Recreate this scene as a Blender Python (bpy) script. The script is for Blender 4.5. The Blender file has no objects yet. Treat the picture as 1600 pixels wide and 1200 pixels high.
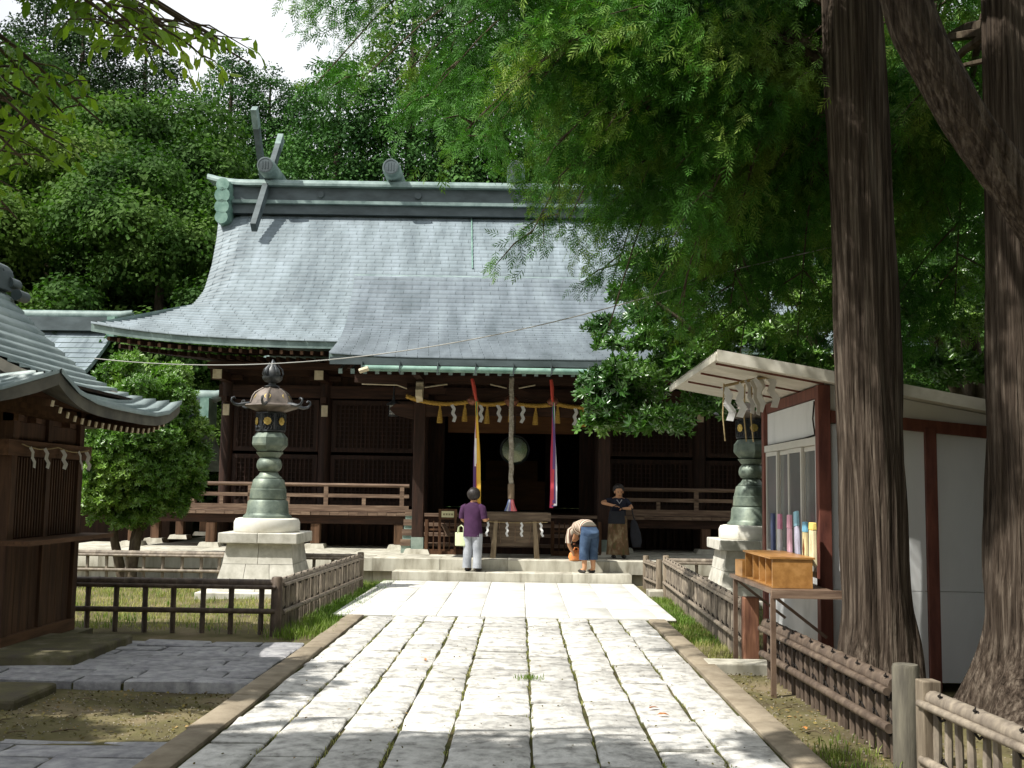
import bpy, bmesh, math, random
import numpy as np
from mathutils import Vector, Matrix

S = bpy.context.scene
COL = S.collection
R = math.radians
random.seed(7)
rng = np.random.default_rng(7)

# ------------------------------------------------------------------ camera
LENS_F = 1690.0                                   # focal length in photograph pixels (1600 wide)
cam_d = bpy.data.cameras.new('camera'); cam = bpy.data.objects.new('camera', cam_d); COL.objects.link(cam)
cam_d.sensor_width = 36.0; cam_d.lens = 36.0 * LENS_F / 1600.0; cam_d.clip_end = 2000; cam_d.clip_start = .05
CAM_Z = 1.6
psi, pit, rho = math.atan(16.6/LENS_F), math.atan(167.8/LENS_F), R(0.85)
fw = Vector((-math.sin(psi)*math.cos(pit), math.cos(psi)*math.cos(pit), math.sin(pit)))
r0 = Vector((math.cos(psi), math.sin(psi), 0)); u0 = r0.cross(fw)
rt = r0*math.cos(rho) + u0*math.sin(rho); up = -r0*math.sin(rho) + u0*math.cos(rho)
mw = Matrix((rt, up, -fw)).transposed().to_4x4(); mw.translation = (0, 0, CAM_Z)
cam.matrix_world = mw
S.camera = cam

# ------------------------------------------------------------------ sky and sun
SUN_DIR = Vector((-0.62, -0.35, 1.0)).normalized()          # towards the sun: left of and behind the camera
elev = math.asin(SUN_DIR.z); azim = math.atan2(SUN_DIR.x, SUN_DIR.y)
W = bpy.data.worlds.new('World'); S.world = W; W.use_nodes = True
nt = W.node_tree; nt.nodes.clear()
wo = nt.nodes.new('ShaderNodeOutputWorld'); bg = nt.nodes.new('ShaderNodeBackground')
sky = nt.nodes.new('ShaderNodeTexSky'); sky.sky_type = 'NISHITA'; sky.sun_disc = False
sky.sun_elevation = elev; sky.sun_rotation = azim % (2*math.pi); sky.altitude = 60; sky.air_density = 1.0; sky.dust_density = 2.2; sky.ozone_density = 1.0
# thin high cloud drifting over the blue
tc = nt.nodes.new('ShaderNodeTexCoord'); cn = nt.nodes.new('ShaderNodeTexNoise'); cn.inputs['Scale'].default_value = 2.2; cn.inputs['Detail'].default_value = 6
cr = nt.nodes.new('ShaderNodeValToRGB'); cr.color_ramp.elements[0].position = .36; cr.color_ramp.elements[1].position = .62
cr.color_ramp.elements[0].color = (.7, .7, .7, 1); cr.color_ramp.elements[1].color = (.95, .95, .95, 1)
mx = nt.nodes.new('ShaderNodeMix'); mx.data_type = 'RGBA'
nt.links.new(tc.outputs['Generated'], cn.inputs['Vector']); nt.links.new(cn.outputs['Fac'], cr.inputs['Fac'])
nt.links.new(cr.outputs['Color'], mx.inputs[0]); nt.links.new(sky.outputs['Color'], mx.inputs[6])
mx.inputs[7].default_value = (11.5, 11.8, 12.2, 1)
nt.links.new(mx.outputs[2], bg.inputs['Color']); nt.links.new(bg.outputs[0], wo.inputs[0])
bg.inputs['Strength'].default_value = 0.07
sl = bpy.data.lights.new('sun', 'SUN'); sl.energy = 4.8; sl.angle = R(.53); sl.color = (1.0, .965, .90)
so = bpy.data.objects.new('sun', sl); COL.objects.link(so); so.rotation_euler = SUN_DIR.to_track_quat('Z', 'Y').to_euler(); so.location = (-20, -12, 40)
vs = S.view_settings; vs.view_transform = 'Standard'; vs.look = 'None'; vs.gamma = 1; vs.exposure = 0.52; vs.use_curve_mapping = False
S.cycles.max_bounces = 6; S.cycles.transparent_max_bounces = 8

# ------------------------------------------------------------------ helpers
def rgb(h):
    h = h.lstrip('#'); c = [int(h[i:i+2], 16)/255 for i in (0, 2, 4)]
    return tuple(x/12.92 if x <= .04045 else ((x+.055)/1.055)**2.4 for x in c)
MATS = {}
def M(name, c1, c2=None, c3=None, rough=.75, scale=6, detail=4, stretch=(1, 1, 1), bump=0, bscale=60, bdist=.01, metal=0, spec=.4,
      isl=0, objvar=0, trans=0, transcol=None, voronoi=0, coat=0, bstretch=None, lo=.32, hi=.68):
    """procedural material: colours c1..c3 mixed by noise, noise bump, value variation per piece"""
    if name in MATS: return MATS[name]
    m = bpy.data.materials.new(name); m.use_nodes = True; t = m.node_tree; N = t.nodes; L = t.links
    b = N['Principled BSDF']; b.inputs['Roughness'].default_value = rough; b.inputs['Metallic'].default_value = metal
    b.inputs['Specular IOR Level'].default_value = spec
    if coat: b.inputs['Coat Weight'].default_value = coat
    co = N.new('ShaderNodeTexCoord'); oi = N.new('ShaderNodeObjectInfo'); mul = N.new('ShaderNodeVectorMath'); mul.operation = 'MULTIPLY'
    mul.inputs[1].default_value = (37, 53, 71); L.new(oi.outputs['Random'], mul.inputs[0])
    add = N.new('ShaderNodeVectorMath'); L.new(co.outputs['Object'], add.inputs[0]); L.new(mul.outputs[0], add.inputs[1])
    mp = N.new('ShaderNodeMapping'); mp.inputs['Scale'].default_value = stretch; L.new(add.outputs[0], mp.inputs['Vector'])
    ns = N.new('ShaderNodeTexNoise'); ns.inputs['Scale'].default_value = scale; ns.inputs['Detail'].default_value = detail; ns.inputs['Roughness'].default_value = .6
    L.new(mp.outputs[0], ns.inputs['Vector'])
    rp = N.new('ShaderNodeValToRGB'); e = rp.color_ramp.elements; e[0].position = lo; e[1].position = hi
    c2 = c2 or c1
    e[0].color = (*c1, 1); e[1].color = (*c2, 1)
    if c3: k = e.new((lo+hi)/2); k.color = (*c3, 1)
    L.new(ns.outputs['Fac'], rp.inputs['Fac']); col = rp.outputs['Color']
    val = None
    if isl or objvar:
        hv = N.new('ShaderNodeHueSaturation'); mr = N.new('ShaderNodeMapRange')
        if isl:
            ge = N.new('ShaderNodeNewGeometry'); L.new(ge.outputs['Random Per Island'], mr.inputs['Value']); a = isl
        else:
            L.new(oi.outputs['Random'], mr.inputs['Value']); a = objvar
        mr.inputs['To Min'].default_value = 1-a; mr.inputs['To Max'].default_value = 1+a
        L.new(mr.outputs[0], hv.inputs['Value']); L.new(col, hv.inputs['Color']); col = hv.outputs[0]
    L.new(col, b.inputs['Base Color'])
    if bump:
        bn = N.new('ShaderNodeTexNoise'); bn.inputs['Scale'].default_value = bscale; bn.inputs['Detail'].default_value = 5
        if bstretch:
            mp2 = N.new('ShaderNodeMapping'); mp2.inputs['Scale'].default_value = bstretch; L.new(add.outputs[0], mp2.inputs['Vector']); L.new(mp2.outputs[0], bn.inputs['Vector'])
        else: L.new(mp.outputs[0], bn.inputs['Vector'])
        bp = N.new('ShaderNodeBump'); bp.inputs['Strength'].default_value = bump; bp.inputs['Distance'].default_value = bdist
        L.new(bn.outputs['Fac'], bp.inputs['Height']); L.new(bp.outputs[0], b.inputs['Normal'])
    if trans:
        tr = N.new('ShaderNodeBsdfTranslucent'); ms = N.new('ShaderNodeMixShader'); ms.inputs[0].default_value = trans
        if transcol:
            mm = N.new('ShaderNodeMix'); mm.data_type = 'RGBA'; mm.blend_type = 'MULTIPLY'; mm.inputs[0].default_value = 1
            L.new(col, mm.inputs[6]); mm.inputs[7].default_value = (*transcol, 1); L.new(mm.outputs[2], tr.inputs['Color'])
        else: L.new(col, tr.inputs['Color'])
        L.new(b.outputs[0], ms.inputs[1]); L.new(tr.outputs[0], ms.inputs[2]); L.new(ms.outputs[0], N['Material Output'].inputs[0])
    MATS[name] = m
    return m

def tag(o, label=None, cat=None, group=None, kind=None):
    if label: o['label'] = label
    if cat: o['category'] = cat
    if group: o['group'] = group
    if kind: o['kind'] = kind
    return o
def empty(name, loc=(0, 0, 0), rz=0, label=None, cat=None, group=None):
    o = bpy.data.objects.new(name, None); COL.objects.link(o); o.location = loc; o.rotation_euler = (0, 0, rz); o.empty_display_size = .1
    return tag(o, label, cat, group)
def linkobj(name, me, parent=None, loc=None, rot=None):
    o = bpy.data.objects.new(name, me); COL.objects.link(o); o.parent = parent
    if loc is not None: o.location = loc
    if rot is not None: o.rotation_euler = rot
    return o
def npmesh(name, V, Fq, mat, smooth=False):
    """fast mesh from numpy arrays; Fq is (n,k) face index array"""
    V = np.asarray(V, dtype=np.float32).reshape(-1, 3); Fq = np.asarray(Fq, dtype=np.int32); n, k = Fq.shape
    me = bpy.data.meshes.new(name); me.vertices.add(len(V)); me.vertices.foreach_set('co', V.ravel())
    me.loops.add(n*k); me.loops.foreach_set('vertex_index', Fq.ravel())
    me.polygons.add(n); me.polygons.foreach_set('loop_start', np.arange(0, n*k, k, dtype=np.int32)); me.polygons.foreach_set('loop_total', np.full(n, k, dtype=np.int32))
    if smooth: me.polygons.foreach_set('use_smooth', np.ones(n, dtype=bool))
    me.materials.append(mat); me.update(calc_edges=True); me.validate()
    return me

class MB:
    """collects shapes, then links them as ONE mesh object"""
    def __init__(s, off=(0, 0, 0)): s.v = []; s.f = []; s.off = Vector(off)
    def add(s, vs, fs):
        b = len(s.v); s.v += [Vector(p) - s.off for p in vs]; s.f += [tuple(i+b for i in f) for f in fs]; return s
    def bb(s, x0, x1, y0, y1, z0, z1):
        return s.add([(x0,y0,z0),(x1,y0,z0),(x1,y1,z0),(x0,y1,z0),(x0,y0,z1),(x1,y0,z1),(x1,y1,z1),(x0,y1,z1)],
                     [(0,3,2,1),(4,5,6,7),(0,1,5,4),(1,2,6,5),(2,3,7,6),(3,0,4,7)])
    def taper(s, c, a, b, z0, z1, a2=None, b2=None, rz=0):
        """box about c=(x,y), half sizes a,b at z0 and a2,b2 at z1"""
        a2 = a if a2 is None else a2; b2 = b if b2 is None else b2; cs, sn = math.cos(rz), math.sin(rz)
        q = [(-a,-b,z0),(a,-b,z0),(a,b,z0),(-a,b,z0),(-a2,-b2,z1),(a2,-b2,z1),(a2,b2,z1),(-a2,b2,z1)]
        return s.add([(c[0]+x*cs-y*sn, c[1]+x*sn+y*cs, z) for x, y, z in q], [(0,3,2,1),(4,5,6,7),(0,1,5,4),(1,2,6,5),(2,3,7,6),(3,0,4,7)])
    def bar(s, p, q, w, h, upv=(0, 0, 1)):
        p, q = Vector(p), Vector(q); d = (q-p).normalized(); u = Vector(upv)
        if abs(d.dot(u)) > .98: u = Vector((0, 1, 0))
        sd = d.cross(u).normalized()*w/2; uu = sd.cross(d).normalized()*h/2
        return s.add([p-sd-uu, p+sd-uu, p+sd+uu, p-sd+uu, q-sd-uu, q+sd-uu, q+sd+uu, q-sd+uu],
                     [(0,1,2,3),(7,6,5,4),(0,4,5,1),(1,5,6,2),(2,6,7,3),(3,7,4,0)])
    def tube(s, pts, r, n=8, cap=True, squash=1, twist=0):
        pts = [Vector(p) for p in pts]; k = len(pts); rs = r if isinstance(r, (list, tuple)) else [r]*k
        ref = Vector((0, 0, 1)); vs = []; prev = None
        for i, p in enumerate(pts):
            d = (pts[min(i+1, k-1)] - pts[max(i-1, 0)]).normalized()
            if prev is None:
                a = ref if abs(d.dot(ref)) < .9 else Vector((1, 0, 0)); x = d.cross(a).normalized()
            else: x = (prev - d*prev.dot(d)).normalized()
            prev = x; y = d.cross(x)
            for j in range(n):
                t = 2*math.pi*j/n + twist*i; vs.append(p + x*math.cos(t)*rs[i] + y*math.sin(t)*rs[i]*squash)
        fs = [(i*n+j, i*n+(j+1) % n, (i+1)*n+(j+1) % n, (i+1)*n+j) for i in range(k-1) for j in range(n)]
        if cap: fs += [tuple(range(n-1, -1, -1)), tuple((k-1)*n+j for j in range(n))]
        return s.add(vs, fs)
    def lathe(s, prof, n=24, c=(0, 0), ph=0, sx=1, sy=1):
        vs = []; k = len(prof)
        for r, z in prof:
            for j in range(n):
                t = 2*math.pi*j/n + ph; vs.append((c[0]+sx*r*math.cos(t), c[1]+sy*r*math.sin(t), z))
        fs = [(i*n+j, i*n+(j+1) % n, (i+1)*n+(j+1) % n, (i+1)*n+j) for i in range(k-1) for j in range(n)]
        fs += [tuple(range(n-1, -1, -1)), tuple((k-1)*n+j for j in range(n))]
        return s.add(vs, fs)
    def prism(s, poly, axis, a, b):
        """polygon in the plane across axis, extruded from a to b; poly pairs are the two other coordinates in x,y,z order"""
        k = len(poly)
        def mk(p, t): return {'x': (t, p[0], p[1]), 'y': (p[0], t, p[1]), 'z': (p[0], p[1], t)}[axis]
        vs = [mk(p, a) for p in poly] + [mk(p, b) for p in poly]
        fs = [tuple(range(k)), tuple(range(2*k-1, k-1, -1))] + [(i, k+i, k+(i+1) % k, (i+1) % k) for i in range(k)]
        return s.add(vs, fs)
    def grid(s, fn, nu, nv):
        vs = [fn(i/nu, j/nv) for j in range(nv+1) for i in range(nu+1)]
        return s.add(vs, [(j*(nu+1)+i, j*(nu+1)+i+1, (j+1)*(nu+1)+i+1, (j+1)*(nu+1)+i) for j in range(nv) for i in range(nu)])
    def sphere(s, c, rx, ry=None, rz=None, n=12, m=8):
        ry = ry or rx; rz = rz or rx; vs = []; 
        for j in range(m+1):
            a = math.pi*(.02+.96*j/m)
            for i in range(n):
                t = 2*math.pi*i/n; vs.append((c[0]+rx*math.sin(a)*math.cos(t), c[1]+ry*math.sin(a)*math.sin(t), c[2]-rz*math.cos(a)))
        fs = [(j*n+i, j*n+(i+1) % n, (j+1)*n+(i+1) % n, (j+1)*n+i) for j in range(m) for i in range(n)]
        fs += [tuple(range(n-1, -1, -1)), tuple(m*n+i for i in range(n))]
        return s.add(vs, fs)
    def mesh(s, name, mat, smooth=None):
        me = bpy.data.meshes.new(name); me.from_pydata([tuple(v) for v in s.v], [], s.f)
        bm = bmesh.new(); bm.from_mesh(me); bmesh.ops.recalc_face_normals(bm, faces=bm.faces); bm.to_mesh(me); bm.free()
        me.materials.append(mat)
        if smooth is not None:
            for p in me.polygons: p.use_smooth = True
            me.set_sharp_from_angle(angle=R(smooth))
        me.update(); return me
    def build(s, name, mat, parent=None, smooth=None, bevel=0, loc=None):
        o = linkobj(name, s.mesh(name, mat, smooth), parent, loc)
        if bevel:
            b = o.modifiers.new('bevel', 'BEVEL'); b.width = bevel; b.segments = 2; b.limit_method = 'ANGLE'; b.angle_limit = R(40)
        return o

def lerp(a, b, t): return a + (b-a)*t
def interp(x, xs, ys): return float(np.interp(x, xs, ys))
AX = -0.20                                         # the axis of path and hall
GZ = -0.08                                         # bare ground beside the raised path
# ------------------------------------------------------------------ materials of the setting
m_ground = M('bare_ground', rgb('#52493a'), rgb('#80735c'), rgb('#625d3f'), rough=.95, scale=1.3, detail=8, bump=.6, bscale=55, bdist=.012, spec=.1)
m_path = M('path_stone', rgb('#878580'), rgb('#d2d0ca'), rgb('#bbb9b3'), rough=.88, scale=9, detail=11, bump=.8, bscale=34, bdist=.014, objvar=.19, spec=.25)
m_slab = M('slab_stone', rgb('#b9b8b1'), rgb('#d8d6cf'), rough=.8, scale=3, detail=8, bump=.25, bscale=90, bdist=.004, objvar=.05, spec=.25)
m_kerb = M('kerb_stone', rgb('#7b705f'), rgb('#9a8f7c'), rough=.9, scale=5, detail=8, bump=.4, bscale=70, objvar=.08, spec=.2)
m_bed = M('joint_earth', rgb('#3f392b'), rgb('#635a43'), rgb('#484a2c'), rough=1, scale=4, detail=6, bump=.6, bscale=50, spec=.05)
m_side = M('side_path_stone', rgb('#77767a'), rgb('#a8a7a6'), rough=.85, scale=9, detail=8, bump=.7, bscale=35, bdist=.012, objvar=.14, spec=.25)
m_plat = M('platform_granite', rgb('#8b8677'), rgb('#c6c3b5'), rgb('#b4b0a1'), rough=.8, scale=2.6, detail=10, stretch=(2, 2, .5), bump=.25, bscale=70, objvar=.06, spec=.25)
m_moss = M('mossy_slab_stone', rgb('#565046'), rgb('#7d7566'), rgb('#615d45'), rough=.95, scale=3, detail=8, bump=.6, bscale=45, spec=.1)

def ground_mesh():
    xs = np.unique(np.concatenate([np.linspace(-400, -12, 14), np.linspace(-12, 12, 81), np.linspace(12, 400, 14)]))
    ys = np.unique(np.concatenate([np.linspace(-200, -4, 10), np.linspace(-4, 24, 94), np.linspace(24, 600, 16)]))
    X, Y = np.meshgrid(xs, ys); Z = GZ + .012*np.sin(X*2.1+1)*np.cos(Y*1.7) + .008*np.sin(X*5.3+Y*4.1)
    n, k = X.shape; idx = np.arange(n*k).reshape(n, k)
    Fq = np.stack([idx[:-1, :-1], idx[:-1, 1:], idx[1:, 1:], idx[1:, :-1]], -1).reshape(-1, 4)
    return npmesh('ground', np.stack([X, Y, Z], -1).reshape(-1, 3), Fq, m_ground, True)
ground = tag(linkobj('ground', ground_mesh()), kind='structure')

def hill_h(x, y):
    t = np.clip((y-33)/34, 0, 1); s = t*t*(3-2*t)
    return GZ - .3 + s*(9 + 2.5*np.sin(x*.06+1.2) - .04*x)
xs = np.linspace(-120, 120, 61); ys = np.linspace(30, 160, 40); X, Y = np.meshgrid(xs, ys); Z = hill_h(X, Y)
idx = np.arange(X.size).reshape(X.shape)
m_hill = M('forest_floor', rgb('#2c2a1b'), rgb('#3d4426'), rough=1, scale=.6, spec=.05)
hill = tag(linkobj('hill', npmesh('hill', np.stack([X, Y, Z], -1).reshape(-1, 3), np.stack([idx[:-1, :-1], idx[:-1, 1:], idx[1:, 1:], idx[1:, :-1]], -1).reshape(-1, 4), m_hill, True)), kind='structure')

def stone(x0, x1, y0, y1, z, mat, parent, name, gap=.012, gapy=None, jit=.012, bev=.02, depth=.12, tilt=.006):
    """one worn block: eight-sided outline, chamfered rim, own slight tilt"""
    cx, cy = (x0+x1)/2, (y0+y1)/2; a, b = (x1-x0)/2-gap, (y1-y0)/2-(gapy or gap)
    base = [(-a, -b), (0, -b), (a, -b), (a, 0), (a, b), (0, b), (-a, b), (-a, 0)]
    out = [(px + random.uniform(-jit, jit), py + random.uniform(-jit, jit)) for px, py in base]
    tx, ty, dz = random.uniform(-tilt, tilt), random.uniform(-tilt, tilt), random.uniform(-tilt, tilt)
    zt = lambda px, py: dz + tx*px/max(a, .1) + ty*py/max(b, .1)
    inn = [(px*(1-bev/a), py*(1-bev/b)) for px, py in out]
    v = [(px, py, -depth) for px, py in out] + [(px, py, zt(px, py)-bev*.7) for px, py in out] + [(px, py, zt(px, py)+random.uniform(-.003, .003)) for px, py in inn] + [(0, 0, zt(0, 0)+.004)]
    f = [(i, (i+1) % 8, 8+(i+1) % 8, 8+i) for i in range(8)] + [(8+i, 8+(i+1) % 8, 16+(i+1) % 8, 16+i) for i in range(8)] + [(16+i, 16+(i+1) % 8, 24) for i in range(8)]
    me = bpy.data.meshes.new(name); me.from_pydata(v, [], f); me.materials.append(mat)
    for p in me.polygons: p.use_smooth = True
    me.set_sharp_from_angle(angle=R(50))
    return linkobj(name, me, parent, (cx, cy, z))

# main approach: rough stones in nine columns
path = tag(MB().bb(-2.2, 1.86, -3, 14.1, -.25, -.022).build('path', m_bed), kind='structure')
colx = [-1.96, -1.58, -1.18, -.80, -.44, .09, .49, .87, 1.26, 1.62]
for i in range(9):
    y = 3.9 + random.uniform(-.4, .2)
    while y < 14.05:
        ln = random.choice([.34, .42, .5, .6, .72, .85]) * random.uniform(.92, 1.08)
        y1 = y + ln
        if 14.05 - y1 < .3: y1 = 14.06
        stone(colx[i], colx[i+1], y, min(y1, 14.06), 0, m_path, path, 'paving_stone', gap=.011, gapy=.014, jit=.011, bev=.016, tilt=.006)
        y = y1
for x0, x1, nm in ((-2.2, -1.975, 0), (1.635, 1.86, 1)):
    y = 3.5
    while y < 14:
        y1 = min(y + random.uniform(.9, 1.5), 14.0)
        stone(x0, x1, y, y1, .012, m_kerb, path, 'kerb_stone', gap=.005, jit=.004, bev=.012, tilt=.003); y = y1
# dressed slabs before the steps
apron = tag(MB().bb(-2.42, 2.02, 14.1, 19.6, -.25, -.02).build('slab_forecourt', m_bed), kind='structure')
sx = [-2.41, -2.2, -1.64, -1.07, -.50, .08, .65, 1.22, 1.79, 2.01]
for i in range(9):
    y = 14.1; cuts = [14.1] + sorted(random.sample([15.3, 15.9, 16.6, 17.2, 17.9], 2)) + [19.36]
    for a, b in zip(cuts, cuts[1:]): stone(sx[i], sx[i+1], a, b, .003, m_slab, apron, 'slab', gap=.004, jit=.003, bev=.006, tilt=.0015)
# cross path to the little shrine, a step above the earth
side = tag(MB().bb(-7.5, -2.21, 9.1, 11.5, -.3, -.03).build('side_path', m_bed), kind='structure')
y = 9.08
while y < 11.4:
    y1 = y + random.uniform(.24, .36); y1 = 11.5 if 11.5 - y1 < .2 else y1; x = -7.5 + random.uniform(-.3, 0)
    while x < -2.22:
        x1 = x + random.uniform(.4, .85); x1 = -2.22 if -2.22 - x1 < .25 else x1
        stone(x, x1, y, y1, 0, m_side, side, 'paving_stone', gap=.009, jit=.012, bev=.015, tilt=.008); x = x1
    y = y1
near = tag(MB().bb(-6.5, -2.21, 3.4, 7.25, -.3, -.09).build('near_paving', m_bed), kind='structure')
y = 3.6
while y < 7.2:
    y1 = y + random.uniform(.3, .42); x = -6.5 + random.uniform(-.3, 0)
    while x < -2.22:
        x1 = x + random.uniform(.45, .8); x1 = -2.22 if -2.22 - x1 < .25 else x1
        if x1 > -3.9: stone(x, x1, y, min(y1, 7.25), -.06, m_side, near, 'paving_stone', gap=.012, jit=.014, bev=.015, tilt=.008)
        x = x1
    y = y1
# stone platform with its step
plat = tag(MB().bb(AX-9.2, AX+9.2, 20.06, 33.5, -.3, .13).build('stone_platform', m_plat), kind='structure')
x = AX-9.3
while x < AX+9.3:
    x1 = min(x + random.uniform(1.2, 2.1), AX+9.3); x1 = AX+9.3 if AX+9.3-x1 < .5 else x1
    stone(x, x1, 19.9, 20.75, .36, m_plat, plat, 'coping_stone', gap=.002, jit=.001, bev=.01, depth=.235, tilt=.001)
    stone(x, x1, 20.02, 20.4, .12, m_plat, plat, 'base_stone', gap=.003, jit=.001, bev=.008, depth=.3, tilt=.001); x = x1
yy = [20.75, 21.7, 22.7, 24.2]
for a, b in zip(yy, yy[1:]):
    x = AX-9.3
    while x < AX+9.3:
        x1 = min(x + 1.55, AX+9.3); stone(x, x1, a, b, .357, m_plat, plat, 'paving_slab', gap=.003, jit=.001, bev=.006, depth=.2, tilt=.001); x = x1
step = tag(MB().bb(-2.2, 1.95, 19.45, 19.88, -.2, .1).build('stone_step', m_plat), kind='structure')
for a, b in ((-2.27, -.62), (-.62, .93), (.93, 1.98)):
    stone(a, b, 19.38, 19.9, .16, m_plat, step, 'step_stone', gap=.002, jit=.001, bev=.01, depth=.22, tilt=.001)
# ------------------------------------------------------------------ worship hall
m_cop = M('copper_shingle', rgb('#58646a'), rgb('#87939a'), rgb('#737f84'), rough=.6, scale=.9, detail=10, stretch=(2.4, .35, .35), bump=.15, bscale=30, isl=.10, spec=.45)
m_copd = M('copper_edge', rgb('#5a6d69'), rgb('#8d9f9a'), rough=.55, scale=3, detail=6, spec=.4)
m_copg = M('copper_green', rgb('#56796d'), rgb('#86a597'), rough=.6, scale=4, detail=6)
m_copdk = M('copper_dark', rgb('#3a4344'), rgb('#5b6668'), rough=.5, scale=3, detail=6, stretch=(.4, 1, 1))
m_wood = M('dark_timber', rgb('#24170f'), rgb('#41291d'), rgb('#301f16'), rough=.7, scale=3, detail=8, stretch=(6, 6, .6), bump=.2, bscale=20, spec=.3)
m_woodx = M('dark_timber_along', rgb('#2a1a12'), rgb('#4a3022'), rgb('#38251a'), rough=.7, scale=3, detail=8, stretch=(.6, 6, 6), bump=.2, bscale=20, spec=.3)
m_rail = M('weathered_rail_wood', rgb('#57453a'), rgb('#927c68'), rgb('#745f4f'), rough=.7, scale=4, detail=8, stretch=(.5, 6, 6), bump=.2, bscale=20, spec=.3)
m_post = M('veranda_post_wood', rgb('#45301f'), rgb('#735641'), rough=.7, scale=3, detail=8, stretch=(6, 6, .5), bump=.2, bscale=20, spec=.3)
m_cream = M('painted_timber_tip', rgb('#b9ab8c'), rgb('#d8ccb0'), rough=.7, scale=8)
m_int = M('interior_timber', rgb('#21150e'), rgb('#3b281b'), rough=.7, scale=2, stretch=(5, 5, .5), spec=.2)
m_brown = M('lintel_board', rgb('#6b4526'), rgb('#86592f'), rough=.6, scale=3, stretch=(.5, 4, 4))  # reflected light on the lintel is put into this lighter brown
m_zinc = M('weathered_stringer', rgb('#71837a'), rgb('#95a398'), rough=.7, scale=5)

HY = 22.0
hall = empty('worship_hall', (AX, HY, 0), R(.5), 'wide dark timber worship hall with sweeping pale green copper roof', 'shrine hall')
def hb(): return MB((0, HY, 0))
prof = np.polyfit([0, 1/3, 2/3, 1], [4.62, 5.66, 7.2, 8.82], 3)
def Wd(t): return interp(t, [0, .12, .22, .335, .5, .667, .85, 1], [8.68, 8.2, 7.78, 7.25, 7.27, 7.4, 7.62, 7.84])
def zmain(x, t):
    s = min(abs(x)/Wd(t), 1.03); z = float(np.polyval(prof, t))
    if t < .4: z += .30*s**5*(1-t/.4)**1.5
    if t > .3: z -= .22*max(0, (s-.9)/.1)**2*min(1, (t-.3)/.2)
    return z
PE = 19.25                                        # front edge of the porch roof
PJ = 22.6                                         # from here up the porch roof lies just on the main slope
def zporch(Y):
    if Y >= PJ:
        s = min(1, (Y-PJ)/2.7); return float(np.polyval(prof, min(1, (Y-HY)/6))) + .09*(1-s) + .012
    d = PJ-PE; t = (Y-PE)/d; p1 = float(np.polyval(prof, (PJ-HY)/6)) + .102; m1 = float(np.polyval(np.polyder(prof), (PJ-HY)/6))/6 - .03
    return (2*t**3-3*t*t+1)*3.97 + (t**3-2*t*t+t)*d*.25 + (-2*t**3+3*t*t)*p1 + (t**3-t*t)*d*m1
PW = 3.3
def PWf(t): return PW + .5*t
def shingles(name, rows, yfun, zfun, wfun, parent, mat, lap=.03, pw=.4, ystep=None):
    V = []; Fc = []
    for j in range(len(rows)-1):
        t0, t1 = rows[j], rows[j+1]; w0, w1 = wfun(t0), wfun(t1); wm = max(w0, w1)
        x = -wm - (pw*.5 if j % 2 else 0) + .0
        while x < wm:
            xa, xb = x, x+pw; x = xb
            jt = random.uniform(-.002, .004)
            def cl(v, w): return max(-w, min(w, v))
            a0, b0, a1, b1 = cl(xa, w0), cl(xb, w0), cl(xa, w1), cl(xb, w1)
            if b0-a0 < .02 and b1-a1 < .02: continue
            g = .004
            p = [(a0+g, yfun(t0), zfun(a0, t0)+lap+jt), (b0-g, yfun(t0), zfun(b0, t0)+lap+jt), (b1-g, yfun(t1), zfun(b1, t1)+.001), (a1+g, yfun(t1), zfun(a1, t1)+.001),
                 (a0+g, yfun(t0), zfun(a0, t0)-.012), (b0-g, yfun(t0), zfun(b0, t0)-.012)]
            b = len(V); V += [(q[0], q[1]-HY, q[2]) for q in p]; Fc += [(b, b+1, b+2, b+3), (b+4, b+5, b+1, b)]
    return tag(linkobj(name, npmesh(name, V, Fc, mat), parent), kind='stuff')
rows = list(np.linspace(-.006, .985, 41))
roof = hb(); N = 40
yf = lambda t: HY + 6*t
def rs(sgn, dz):
    return lambda u, v: ((2*u-1)*Wd(v), HY+6+sgn*6*(1-v)*-1 if sgn > 0 else HY+12-6*v, zmain((2*u-1)*Wd(v), v)+dz)
front = lambda dz: (lambda u, v: ((2*u-1)*Wd(v), HY+6*v, zmain((2*u-1)*Wd(v), v)+dz))
back = lambda dz: (lambda u, v: ((2*u-1)*Wd(v), HY+12-6*v, zmain((2*u-1)*Wd(v), v)+dz))
roof.grid(front(-.04), 96, 40); roof.grid(front(-.17), 48, 24); roof.grid(back(0), 48, 24); roof.grid(back(-.17), 48, 24)
for fnA, fnB in ((front(-.005), front(-.17)), (back(0), back(-.17))):          # eave fascia and verges
    roof.grid(lambda u, v: fnA(u, 0) if v > .5 else fnB(u, 0), 48, 1)
    for e in (0, 1): roof.grid(lambda u, v: fnA(e, u) if v > .5 else fnB(e, u), 24, 1)
for e in (-1, 1):                                                          # hip skirt and gable at each end
    def skirt(u, v, e=e):
        y = HY + 12*u; t = min(u, 1-u)*2; w = Wd(min(t, .335)); ww = lerp(w, 7.25, v); return (e*ww, y if v == 0 else max(HY+2, min(HY+10, y)), zmain(w, min(t, .335))*(1-v) + v*5.68 - .004)
    roof.grid(skirt, 24, 1)
    roof.add([(e*6.9, HY+2, 5.5), (e*6.9, HY+10, 5.5), (e*6.9, HY+8, 7.05), (e*6.9, HY+6, 8.7), (e*6.9, HY+4, 7.05)], [(0, 1, 2, 3, 4)])
ro = roof.build('roof', m_copd, hall)
shingles('shingles', rows, yf, zmain, Wd, ro, m_cop)
pr = hb()
pg = lambda dz: (lambda u, v: ((2*u-1)*PWf(v), PE+6.1*v, zporch(PE+6.1*v)+dz + .06*abs(2*u-1)**4*(1-v)))
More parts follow.
